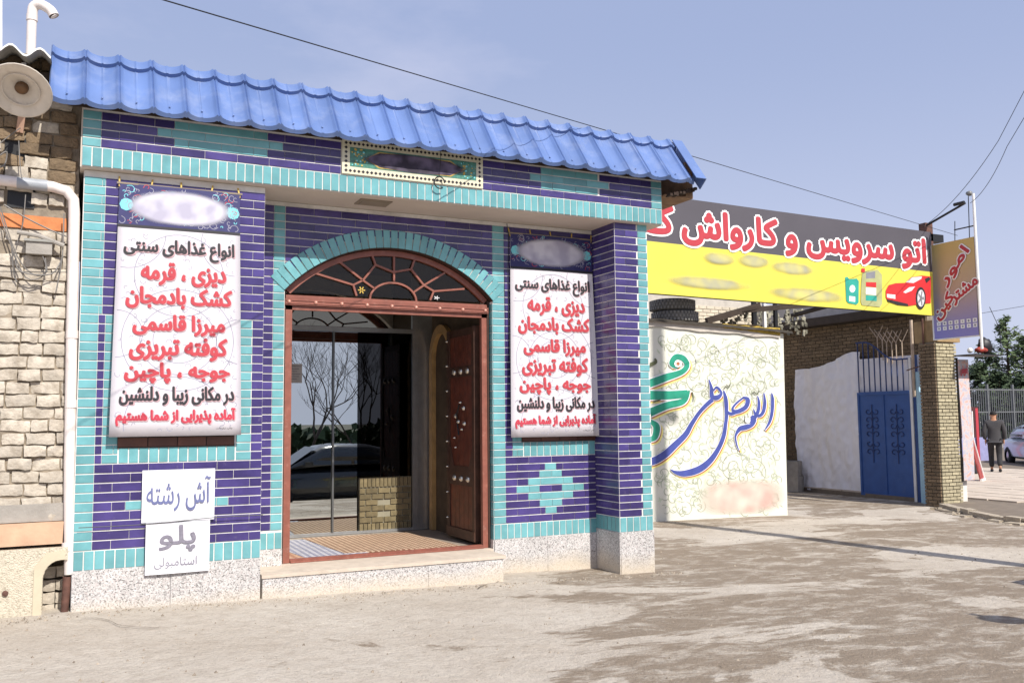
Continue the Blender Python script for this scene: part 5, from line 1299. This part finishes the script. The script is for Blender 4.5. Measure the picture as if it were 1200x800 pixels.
# tyres on the panel top
def tyre(c, r=.34, w_=.195, label='', ang=0):
    T = thing('tyre', label, 'tyre', c, ang, 'worn tyres piled on top of the panel')
    mb = MB(); mb.lathe([(r*.62, -w_*.40), (r*.80, -w_/2), (r*.96, -w_*.42), (r, -w_*.25), (r, w_*.25), (r*.96, w_*.42), (r*.80, w_/2), (r*.62, w_*.40), (r*.60, 0), (r*.62, -w_*.40)], (0, 0, w_/2), 36)
    mb.build('casing', rubber, T, True)
    mb = MB(); n = 40
    for i in range(n):
        for zz in (.22, .5, .78):
            a = 2*PI*(i+(.5 if zz == .5 else 0))/n; u = Vector((math.cos(a), math.sin(a), 0)); mb.obox(u*(r+.002)+Vector((0, 0, w_*zz)), Vector((-u.y, u.x, 0)), u, Vector((0, 0, 1)), .032, .012, w_*.22)
    mb.build('tread', mat('tread_rubber', srgb(134, 132, 128), .9, .2), T); return T
p = at(795, 372, 12.15)
MB().box(8.0, 10.5, 11.95, 12.7, 3.05, 3.09).build('board', mat('tan_timber', (0, 0, 0)), None, label='weathered board on top of the mural panel carrying tyres', cat='board')
tyre((p.x, 12.25, 3.09), label='lower worn tyre lying on top of the mural panel', r=.38)
tyre((p.x-.03, 12.27, 3.285), label='upper worn tyre of the pair on top of the mural panel', ang=.3, r=.37)

# ================================================================ pavement side, right
mb = MB()
KZ = .11
edge = [atg(u, v, -.2) for u, v in ((1106, 596), (1118, 600), (1140, 606), (1165, 611), (1200, 616))]
edge.append(Vector((13.2, 7.5, -.2))); 
outer = [Vector((60, 7.5, 0)), Vector((60, 40, 0)), Vector((15.9, 40, 0)), Vector((15.3, 12.4, 0)), Vector((14.75, 11.95, 0))]
poly = [(e.x, e.y) for e in edge]+[(o_.x, o_.y) for o_ in outer]
sw = MB().prism(poly, -.4, -.2+KZ-.03, 'z').build('pavement', mat('pavement_bed', srgb(118, 106, 92), .9, .15, 6, .4), None, kind='structure')
slab_m = mat('pale_paving_slab', srgb(190, 176, 160), .9, .08, 5, .2, isl=.05)
for i in range(16):
    for j in range(18):
        x = 15.35+i*.62; y = 11.3+j*.62
        if i < 1 and j < 2: continue
        if (x-13.6)*.0+y < 10.9: continue
        MB().box(x+.015, x+.605, y+.015, y+.605, -.2+KZ-.029, -.2+KZ+R.uniform(-.003, .003)).build('paving_slab', slab_m, sw)
mb = MB(); rq = random.Random(4)
for a, b in zip(edge, edge[1:]):
    n = max(2, int((b-a).length/.35))
    for i in range(n):
        p = a.lerp(b, (i+.5)/n); d = (b-a).normalized(); mb.obox((p.x+.08+rq.uniform(-.02, .02), p.y+.05, -.2+.045+rq.uniform(-.02, .01)), d, Vector((-d.y, d.x, 0)), Vector((0, 0, 1)), .34, .16, .13)
mb.build('kerb', mat('broken_kerb_concrete', srgb(172, 160, 142), .95, .2, 14, .8, 40, dist=.03), sw)
mb = MB()
for i in range(120):
    t = rq.random()*(len(edge)-1.001); a, b = edge[int(t)], edge[int(t)+1]; p = a.lerp(b, t-int(t)); s_ = rq.uniform(.01, .05)
    mb.box(p.x-s_+rq.uniform(-.3, .2), p.x+s_, p.y-s_+rq.uniform(-.2, .1), p.y+s_, -.21, -.19+s_*.7, s_*.3)
mb.build('rubble', mat('broken_kerb_concrete', (0, 0, 0)), None, kind='stuff', label='crumbled concrete rubble along the kerb edge', cat='rubble')

# faded hanging poster right of pillar
a, b = at(1121, 421, 11.9), at(1139, 562, 11.9)
po = thing('hanging_poster', 'faded pink and white poster strip hanging right of the brick pillar', 'poster', (a.x, 11.88, b.z))
pw, ph = b.x-a.x+.04, a.z-b.z
def postermat():
    m = bpy.data.materials.new('faded_poster_print'); m.use_nodes = True; n = m.node_tree; bs = n.nodes['Principled BSDF']; K = n.links.new
    g = n.nodes.new('ShaderNodeNewGeometry'); z = n.nodes.new('ShaderNodeTexNoise'); z.inputs['Scale'].default_value = 14; z.inputs['Detail'].default_value = 5; K(g.outputs['Position'], z.inputs['Vector'])
    r = n.nodes.new('ShaderNodeValToRGB'); e = r.color_ramp.elements; e[0].position = .38; e[0].color = (*srgb(176, 172, 186), 1); e[1].position = .62; e[1].color = (*srgb(206, 162, 152), 1); x = e.new(.5); x.color = (*srgb(196, 188, 186), 1); K(z.outputs['Fac'], r.inputs[0]); K(r.outputs[0], bs.inputs['Base Color']); bs.inputs['Roughness'].default_value = .8; return m
MB().grid(4, 10, lambda i, j: (i*pw, -.01-.01*math.sin(j*5), j*ph)).build('sheet', postermat(), po, True, fix=False)
mb = MB()
for i in range(7): z = ph*(.93-.02*i); 
mb.cur = 0; put_text(mb, 'تعویض', .006, lambda p_, q_, l: Vector((p_, -.025-l, q_)), .08*pw, .8*pw, ph*.86, ph*.95, 0); mb.build('lettering', p_red, po, fix=False)
MB().box(-.02, .012, .005, .03, -.02, ph+.03).build('edge_batten', black_m, po)
bk = thing('wire_basket', 'dark shelf with a red bundle and black bag above the faded poster', 'shelf', (a.x, 11.7, a.z+.06))
MB().box(-.05, .75, -.25, .25, 0, .02).tube([(.75, -.2, .02), (.75, -.2, .5)], .008, 5).tube([(.75, -.2, .5), (.62, -.1, .95)], .006, 5).build('tray', black_m, bk)
def blob(name, c, r, m, parent, seed, label=None, cat=None):
    mb = MB(); nu, nv = 14, 8
    def f(i, j):
        th = 2*PI*i; ph_ = PI*j; v = Vector((math.cos(th)*math.sin(ph_), math.sin(th)*math.sin(ph_), math.cos(ph_)))
        k = 1+.35*noise.noise(v*1.8+Vector((seed, 0, 0))); return (c[0]+v.x*r[0]*k, c[1]+v.y*r[1]*k, c[2]+v.z*r[2]*k)
    mb.grid(nu, nv, f); return mb.build(name, m, parent, True, label=label, cat=cat)
bw = Vector((a.x, 11.7, a.z+.06))
blob('red_bundle', (bw.x+.34, 11.62, bw.z+.11), (.14, .08, .06), mat('red_cloth', srgb(160, 62, 50), .8, .25, 14), None, 1, 'red cloth bundle on the shelf above the poster', 'bundle')
blob('black_bag', (bw.x+.56, 11.7, bw.z+.2), (.14, .12, .16), mat('black_plastic', srgb(30, 28, 32), .5, .2), None, 4, 'black plastic bag on the shelf beside the red bundle', 'bag')
blob('white_bag', (bw.x+.08, 11.66, bw.z+.1), (.05, .05, .05), white_m, None, 8, 'small white bag at left end of the shelf', 'bag')
# white pipe foot behind the poster
MB().box(0, .28, 0, .1, 0, .85, .01).build('white_panel_foot', mat('flaking_whitewash', srgb(214, 208, 198), .9, .15, 12, .5), None, loc=(15.22, 11.98, -.12), label='flaking whitewashed wall foot under the poster', cat='wall')
# A-board
p = atg(1150, 565, -.12)
ab = thing('leaning_board', 'red and white advertising board leaning by the poster on the pavement', 'board', (p.x, p.y, -.09), .5)
MB().add([(0, 0, 0), (.5, 0, 0), (.42, .25, 1.25), (.06, .25, 1.25), (0, .03, 0), (.5, .03, 0), (.42, .28, 1.25), (.06, .28, 1.25)], [(0, 1, 2, 3), (7, 6, 5, 4), (0, 4, 5, 1), (2, 6, 7, 3), (1, 5, 6, 2), (0, 3, 7, 4)]).build('board_face', mat('red_brown_board', srgb(150, 60, 54), .6, .35, 6), ab)
MB().bar((.52, .0, 0), (.44, .25, 1.26), .05, .04).bar((0, .0, .02), (.52, .0, .02), .06, .05).build('frame', white_m, ab)
p = atg(1140, 556, -.12); MB().lathe([(.10, 0), (.16, .03), (.16, .3), (.12, .34)], (0, 0, 0), 12).build('paint_tin', p_black, None, loc=(p.x, p.y, -.09), label='dark tin standing behind the leaning board', cat='tin')

# man walking away
MX = Vector((23.0, 16.8, -.12))
for _u in (0,):
    g_ = atg(1167.5, 553, -.105); MX = Vector((g_.x, g_.y, -.105))
man = thing('person', 'man in dark grey suit walking away along the pavement', 'person', tuple(MX), -math.radians(52))
def skin(name, verts, edges, radii, m, parent, root=0, sub=2):
    me = bpy.data.meshes.new(name); me.from_pydata(verts, edges, []); o = link(name, me, parent)
    me.materials.append(m); me.skin_vertices or None
    md = o.modifiers.new('skin', 'SKIN'); 
    for i, r in enumerate(radii): me.skin_vertices[0].data[i].radius = r if isinstance(r, tuple) else (r, r)
    me.skin_vertices[0].data[root].use_root = True; md.use_smooth_shade = True
    if sub: s_ = o.modifiers.new('sub', 'SUBSURF'); s_.levels = sub; s_.render_levels = sub
    return o
def skinmesh(name, verts, edges, radii, m, parent, root=0, sub=2):
    me = bpy.data.meshes.new(name); me.from_pydata(verts, edges, [])
    o = bpy.data.objects.new(name, me); col.objects.link(o)
    md = o.modifiers.new('skin', 'SKIN'); md.use_smooth_shade = True
    if not me.skin_vertices:
        bpy.context.view_layer.objects.active = o
    dat = me.skin_vertices[0].data
    for i, r in enumerate(radii): dat[i].radius = r if isinstance(r, tuple) else (r, r)
    dat[root].use_root = True
    if sub: s_ = o.modifiers.new('sub', 'SUBSURF'); s_.levels = sub
    dg = bpy.context.evaluated_depsgraph_get(); m2 = bpy.data.meshes.new_from_object(o.evaluated_get(dg)); bpy.data.objects.remove(o)
    m2.name = name; m2.materials.clear(); m2.materials.append(m)
    for p_ in m2.polygons: p_.material_index = 0; p_.use_smooth = True
    return link(name, m2, parent)
H_ = 1.74
# facing local +y (away from the camera side)
J = dict(pel=(0, 0, .95), sp=(0, .01, 1.15), ch=(0, .02, 1.35), nk=(0, .01, 1.50), hd=(0, .03, 1.60), ht=(0, .03, 1.69),
  ls=(-.19, .01, 1.42), le=(-.24, -.06, 1.15), lw=(-.22, .02, .90), rs=(.19, .01, 1.42), re=(.24, .0, 1.14), rw=(.23, .10, .90),
  lh=(-.1, 0, .90), lk=(-.1, .12, .50), la=(-.1, .08, .10), lt=(-.1, .24, .05), rh=(.1, 0, .90), rk=(.1, -.02, .48), ra=(.1, -.22, .14), rt=(.1, -.14, .03))
sk = mat('skin_tone', srgb(178, 130, 100), .6, .08)
names = list(J); vs = [J[n] for n in names]; ix = {n: i for i, n in enumerate(names)}
E_ = [('pel', 'sp'), ('sp', 'ch'), ('ch', 'nk'), ('nk', 'hd'), ('hd', 'ht'), ('ch', 'ls'), ('ls', 'le'), ('le', 'lw'), ('ch', 'rs'), ('rs', 're'), ('re', 'rw'), ('pel', 'lh'), ('lh', 'lk'), ('lk', 'la'), ('la', 'lt'), ('pel', 'rh'), ('rh', 'rk'), ('rk', 'ra'), ('ra', 'rt')]
rad = dict(pel=.12, sp=.12, ch=.14, nk=.055, hd=.095, ht=.07, ls=.06, le=.042, lw=.028, rs=.06, re=.042, rw=.028, lh=.085, lk=.055, la=.038, lt=.035, rh=.085, rk=.055, ra=.038, rt=.035)
edges = [(ix[a], ix[b]) for a, b in E_]; rl = [rad[n] for n in names]
for w_, sgn in (('lw', -1), ('rw', 1)):
    wv = Vector(J[w_]); pi_ = len(vs); vs.append(tuple(wv+Vector((0, .01, -.05)))); rl.append(.026); edges.append((ix[w_], pi_))
    for f in range(5):
        off = Vector((sgn*(.012), -.028+.017*f, -.045)) if f < 4 else Vector((-sgn*.02, .04, -.02)); ln = (.05, .06, .065, .06, .045)[f]
        a = len(vs); vs.append(tuple(wv+Vector((0, .01, -.05))+off)); rl.append(.009); edges.append((pi_, a))
        vs.append(tuple(Vector(vs[a])+Vector((-sgn*.012, .004, -ln)))); rl.append(.008); edges.append((a, a+1))
skinmesh('body', vs, edges, rl, sk, man)
jm = mat('charcoal_suit', srgb(62, 60, 62), .85, .12, 30, .1)
jv = [(0, .0, .84), (0, .0, 1.0), (0, .01, 1.18), (0, .01, 1.36), (0, .01, 1.46), (-.2, .01, 1.415), (-.262, -.06, 1.15), (-.235, .015, .92), (.2, .01, 1.415), (.262, 0, 1.14), (.245, .09, .92)]
skinmesh('jacket', jv, [(0, 1), (1, 2), (2, 3), (3, 4), (3, 5), (5, 6), (6, 7), (3, 8), (8, 9), (9, 10)], [(.21, .16), (.19, .145), (.18, .14), (.2, .15), (.09, .08), .085, .066, .055, .085, .066, .055], jm, man, 1)
tv = [(0, 0, .93), (-.1, 0, .86), (-.1, .12, .50), (-.1, .075, .13), (.1, 0, .86), (.1, -.02, .48), (.1, -.21, .17)]
skinmesh('trousers', tv, [(0, 1), (1, 2), (2, 3), (0, 4), (4, 5), (5, 6)], [.13, .105, .08, .07, .105, .08, .07], mat('dark_trousers', srgb(44, 42, 44), .85), man)
for x, y, z, t in ((-.1, .14, .045, 0), (.1, -.19, .06, .5)):
    mb = MB(); mb.grid(12, 6, lambda i, j: (x+.045*math.cos(2*PI*i)*math.sin(PI*j), y+.13*math.cos(PI*j)*math.cos(t)-.0, z+.045*math.sin(2*PI*i)*math.sin(PI*j)+.13*math.cos(PI*j)*-math.sin(t)*.4)); mb.build('shoe', black_m, man, True)
mb = MB()
def hf(i, j):
    th = 2*PI*i; ph_ = PI*.62*j; n_ = Vector((math.cos(th)*math.sin(ph_), math.sin(th)*math.sin(ph_), math.cos(ph_)))
    return (n_.x*.088, .015+n_.y*.1, 1.655+n_.z*.085)
mb.grid(16, 8, hf); mb.build('hair', mat('black_hair', srgb(30, 26, 24), .8), man, True)
# ears
for s_ in (-1, 1): MB().lathe([(.0, -.012), (.02, -.008), (.022, .004), (0, .01)], (s_*.09, .03, 1.62), 8, (s_, 0, 0)).build('ear', sk, man, True)

# ---------------------------------------------------------------- cars
def car(label, loc, rz, paint, group=None):
    T = thing('parked_car', label, 'car', loc, rz, group)
    # local x forward, length 4.3
    def loft(mb, st, n=14):
        vs = []; fs = []
        for (x, hw, z0_, z1_, tp) in st:
            for k in range(n):
                a = 2*PI*k/n; c_, s_ = math.cos(a), math.sin(a); e = .45
                yy = hw*math.copysign(abs(c_)**e, c_); zz = math.copysign(abs(s_)**e, s_)
                yy *= (1-(tp if zz > 0 else 0)*max(zz, 0)); vs.append((x, yy, (z0_+z1_)/2+zz*(z1_-z0_)/2))
        for i in range(len(st)-1):
            for k in range(n): fs.append((i*n+k, i*n+(k+1) % n, (i+1)*n+(k+1) % n, (i+1)*n+k))
        fs.append(tuple(range(n))); fs.append(tuple((len(st)-1)*n+k for k in range(n))); mb.add(vs, fs)
    mb = MB(); loft(mb, [(-2.12, .62, .38, .82, 0), (-2.05, .76, .30, .92, .05), (-1.6, .83, .22, .95, .08), (-.9, .84, .2, .93, .08), (0, .85, .2, .93, .08), (.8, .85, .2, .93, .1), (1.4, .83, .22, .86, .12), (1.85, .79, .25, .76, .12), (2.1, .68, .3, .66, .08), (2.16, .6, .36, .58, 0)])
    mb.build('body', paint, T, 'a')
    mb = MB(); loft(mb, [(-1.75, .62, .88, .94, .1), (-1.3, .70, .88, 1.26, .16), (-.75, .72, .88, 1.40, .2), (0, .72, .88, 1.42, .2), (.35, .71, .88, 1.38, .2), (1.05, .68, .88, .95, .1)])
    mb.build('cabin', paint, T, 'a')
    gm = mat('dark_car_glass', srgb(46, 52, 58), .08, .05, spec=.8)
    MB().add([(1.03, -.58, .95), (1.03, .58, .95), (.42, .52, 1.355), (.42, -.52, 1.355)], [(0, 1, 2, 3)]).build('windscreen', gm, T, fix=False).location.x = .05
    MB().add([(-1.68, -.52, .97), (-1.68, .52, .97), (-1.22, .48, 1.27), (-1.22, -.48, 1.27)], [(3, 2, 1, 0)]).build('rear_window', gm, T, fix=False).location.x = -.05
    for s in (-1, 1):
        for q_ in (((-1.3, .98), (-.35, .98), (-.35, 1.33), (-.85, 1.31), (-1.15, 1.2)), ((-.28, .98), (.78, .98), (.33, 1.30), (-.28, 1.33))):
            MB().add([(x, s*(.735-.28*(z-.95)), z) for x, z in q_], [tuple(range(len(q_)))]).build('side_window', gm, T, fix=False)
        for x in (-1.32, 1.32):
            wh = MB().lathe([(.19, -.1), (.26, -.1), (.30, -.08), (.31, -.04), (.31, .05), (.29, .09), (.19, .1)], (x, s*.76, .31), 22, (0, 1, 0)).build('wheel', mat('car_tyre', srgb(34, 34, 36), .85), T, True)
            MB().lathe([(.2, .02), (.17, .06), (.05, .08), (0, .085)], (x, s*.77, .31), 16, (0, s, 0)).build('rim', steel, wh, True)
        MB().add([(2.02+.0, s*.45, .52), (2.02, s*.72, .52), (1.93, s*.74, .66), (1.99, s*.45, .66)], [(0, 1, 2, 3)]).build('headlight', mat('headlamp_glass', srgb(220, 222, 226), .1), T, fix=False).location.x = .13
        MB().box(.62, .8, s*.88-.07, s*.88+.07, .95, 1.06).build('wing_mirror', paint, T)
    MB().box(2.08, 2.2, -.66, .66, .3, .46).build('bumper', mat('grey_bumper', srgb(70, 70, 72), .6), T)
    MB().box(2.12, 2.17, -.4, .4, .50, .60).build('grille', black_m, T)
    MB().box(2.2, 2.21, -.25, .25, .36, .46).build('number_plate', white_m, T)
    return T
g_ = atg(1193, 552, -.2)
car('pale silver car parked by the pavement, cut by right edge', (g_.x+2.9, g_.y+.95, -.2), math.radians(-128), mat('silver_blue_car_paint', srgb(176, 186, 196), .25, .03, coat=.6, metal=.2))
# outside the frame: one mirrored in the glass door, one added for its shadow
car('black car parked in front of the restaurant, mirrored in the glass', (5.3, -.4, -.4), PI, mat('black_car_paint', srgb(24, 25, 28), .15, .03, coat=.8))
car('dark blue car out of view right of the yard, added for its shadow', (10.4, 4.5, -.12), .03, mat('dark_blue_car_paint', srgb(40, 50, 84), .2, .03, coat=.8))

# utility pole out of frame at right
up_ = thing('utility_pole', 'tall concrete utility pole standing right of the yard', 'pole', (10.1, 2.9, -.1))
MB().tube([(0, 0, -.2), (0, 0, 12.05)], [.17, .12], 10).build('shaft', cement, up_)
MB().box(-.35, .35, -.05, .05, 10.6, 10.72).build('crossarm', rust, up_)
# unseen post with disc, added to throw a shadow into the yard
rs_ = thing('shadow_post', 'unseen round disc on grey post, added to cast a shadow on the yard', 'shadow caster', (6.95, 2.7, 0))
MB().tube([(0, 0, -.1), (0, 0, 2.3)], .03, 8).build('post', cement, rs_); MB().lathe([(0, 0), (.17, 0), (.17, .01), (0, .01)], (0, -.04, 2.1), 20, (0, -1, 0)).build('disc', white_m, rs_)

# ---------------------------------------------------------------- overhead wires
def wire(label, pts, sag=0.0, r=.006):
    P_ = [Vector(p) for p in pts]; out = []
    for a, b in zip(P_, P_[1:]):
        for i in range(12): t = i/12; q = a.lerp(b, t); q.z -= sag*4*t*(1-t); out.append(tuple(q))
    out.append(tuple(P_[-1])); MB().tube(out, r, 5).build('overhead_wire', black_m, None, label=label, cat='wire')
wire('long overhead wire sloping from top left over the blue roof', [at(150, -12, 5.2), at(690, 147, 7.9), at(1122, 276, 11.6)], .0, .0045)
wire('upper overhead wire rising from iron bracket to top right', [at(1087, 262, 11.75), at(1170, 165, 9.0), (9.8, 2.9, 10.7)], .12, .005)
wire('lower overhead wire rising from sign post to top right', [atx(1137, 238, 14.38), at(1180, 172, 9.0), (10.4, 2.9, 10.5)], .12, .005)
wire('thin wire pair low beyond the projecting sign', [at(1150, 367, 20), at(1215, 356, 20)], .0, .008)
wire('thin wire low over the pine tops', [at(1140, 415, 22), at(1215, 393, 24)], .0, .008)

# ---------------------------------------------------------------- fence, trees beyond
fe = thing('metal_fence', 'tall dark metal fence in front of the pine trees', 'fence', (38, 30, -.3))
FYd = 30
fa, fb = at(1125, 455, FYd), at(1260, 455, FYd)
mb = MB(); x = fa.x; 
while x < fb.x+2:
    mb.box(x-38, x-38+.03, -.02, .02, .0, 3.1); x += .16
mb.build('bars', mat('dark_grey_fence', srgb(104, 106, 108), .6), fe, kind='stuff')
for i in range(8): x = fa.x+i*1.9; MB().box(x-38, x-38+.09, -.05, .05, 0, 3.3).build('post', mat('dark_grey_fence', (0, 0, 0)), fe)
for z in (.5, 1.9, 3.0): MB().box(fa.x-38, fb.x-36, -.035, .0, z, z+.06).build('rail', mat('dark_grey_fence', (0, 0, 0)), fe)
MB().box(fa.x-38, fb.x-36, -.1, .1, -.2, .35).build('base_wall', cement, fe)
fm = mat('pine_needles', srgb(88, 104, 66), .8, .3, 3, 0, isl=.45); fm2 = mat('dark_evergreen_leaves', srgb(62, 78, 50), .8, .3, 3, 0, isl=.4)
bark = mat('brown_bark', srgb(84, 70, 56), .9, .2, 10, .4)
def pine(label, loc, h, r, seed, m=fm, n=2600, base=.12, group='evergreen trees beyond the fence'):
    T = thing('pine_tree', label, 'tree', loc, 0, group); q = random.Random(seed)
    MB().tube([(0, 0, 0), (.05, 0, h*.5), (0, 0, h*.97)], [h*.02, h*.013, .02], 8).build('trunk', bark, T)
    mb = MB(); bl = MB(); nb = int(h*16)
    for b_ in range(nb):
        t = base+(1-base)*(b_/nb)**.9; a = q.uniform(0, 2*PI); rr = r*(1-t)**.75*q.uniform(.55, 1.1)+.12
        z0_ = h*t; tip = Vector((math.cos(a)*rr, math.sin(a)*rr, z0_+rr*q.uniform(.05, .4))); bl.tube([(0, 0, z0_), tuple(tip)], [.03, .008], 3, cap=False)
        for k in range(n//nb):
            s = q.random()**.6; c = Vector((0, 0, z0_)).lerp(tip, s)+Vector((q.gauss(0, .09), q.gauss(0, .09), q.gauss(0, .09)))*(.5+rr*.5)
            d = Vector((q.gauss(0, 1), q.gauss(0, 1), q.gauss(.3, .8))).normalized(); e = d.orthogonal().normalized(); L_ = q.uniform(.10, .24); w_ = L_*.3
            mb.add([c-e*w_, c+d*L_, c+e*w_, c-d*L_*.4], [(0, 1, 2, 3)])
    bl.build('branches', bark, T, fix=False); mb.build('crown', m, T, fix=False)
def tpos(u, y): p = at(u, 480, y); return (p.x, y, -.3)
pine('tall pointed pine rising highest beyond the fence', tpos(1184, 33), 7.2, 2.5, 1)
pine('small bushy pine left of the tall one beyond the fence', tpos(1158, 34), 5.9, 2.2, 2)
pine('pine with open crown cut by the right edge of photo', tpos(1203, 32), 6.0, 2.1, 3)
pine('dark rounded evergreen low behind the faded poster', tpos(1150, 32), 4.4, 2.2, 4, fm2, 3600, .05)
pine('dark evergreen low in front of the tall pine', tpos(1172, 31.5), 4.0, 2.1, 5, fm2, 3600, .05)
pine('dark low evergreen at the right edge beneath the pines', tpos(1196, 31.2), 3.8, 2.2, 6, fm2, 3600, .05)
# red and blue stall fronts beyond the poster
k_ = thing('shop_kiosk', 'small kiosk with red post and blue panel beyond the faded poster', 'kiosk', tuple(at(1150, 520, 22).xy)+(-.25,))
MB().box(-1.2, .55, 0, 1.2, 0, .95).build('counter', mat('lavender_panel', srgb(150, 150, 190), .6), k_)
MB().box(-.3, -.17, -.06, -.045, 0, 2.0).build('post', p_red, k_)
mb = MB()
for i in range(5): mb.box(-1.1+i*.16, -1.06+i*.16, -.04, -.01, .96, 1.9)
mb.build('lattice', white_m, k_); MB().box(-1.2, .2, .2, 1.2, .951, 2.05).build('stall_shadow_box', mat('stall_shade_maroon', srgb(70, 36, 36), .7), k_)  # dark maroon box stands in for the shade inside the stall

# bare trees mirrored in the glass door
def bare(label, loc, h, seed):
    T = thing('bare_tree', label, 'tree', loc, 0, 'bare winter trees across the road'); q = random.Random(seed); mb = MB()
    def br(p, d, l, r, dep):
        n = 3; pts = [p]; 
        for i in range(n): d = (d+Vector((q.gauss(0, .12), q.gauss(0, .12), q.gauss(.04, .06)))).normalized(); p = p+d*l/n; pts.append(p)
        mb.tube([tuple(x) for x in pts], [r*(1-.3*i/n) for i in range(n+1)], 5 if dep > 3 else 3, cap=False)
        if dep == 0: return
        for k in range(q.choice((2, 3, 3)) if dep > 1 else 3):
            a = Vector((q.gauss(0, .6), q.gauss(0, .6), q.gauss(.35, .35))); br(pts[q.choice((2, 3, 3))], (d+a).normalized(), l*q.uniform(.62, .85), r*.6, dep-1)
    k = len(mb.v); br(Vector((0, 0, 0)), Vector((0, 0, 1)), h*.26, h*.010, 6)
    mb.build('branches', mat('dark_bark', srgb(60, 52, 46), .9), T, fix=False)
bare('bare branching tree across the road, left of two', (6.6, -8.5, -.7), 6.5, 3)
bare('bare branching tree across the road, right of two', (8.4, -9.5, -.7), 6.3, 8)
mb = MB(); q = random.Random(2)
for i in range(11000):
    x = q.uniform(-25, 60); y = -32+q.gauss(0, 1.2); z = -1.6+q.random()**.9*(2.6+.9*noise.noise((x*.2, 0, 0))); c = Vector((x, y, z)); d = Vector((q.gauss(0, 1), q.gauss(0, 1), q.gauss(0, 1))).normalized(); e = d.orthogonal(); L_ = .42
    mb.add([c-e*L_*.5, c+d*L_, c+e*L_*.5, c-d*L_*.5], [(0, 1, 2, 3)])
mb.build('hedge', fm2, None, fix=False, kind='stuff', label='long dark scrub hedge far across the road', cat='hedge')
for n_, tw in TWINS.items():
    a_ = bpy.data.objects[n_]
    for b_ in tw: b_.location = a_.location; b_.rotation_euler = a_.rotation_euler
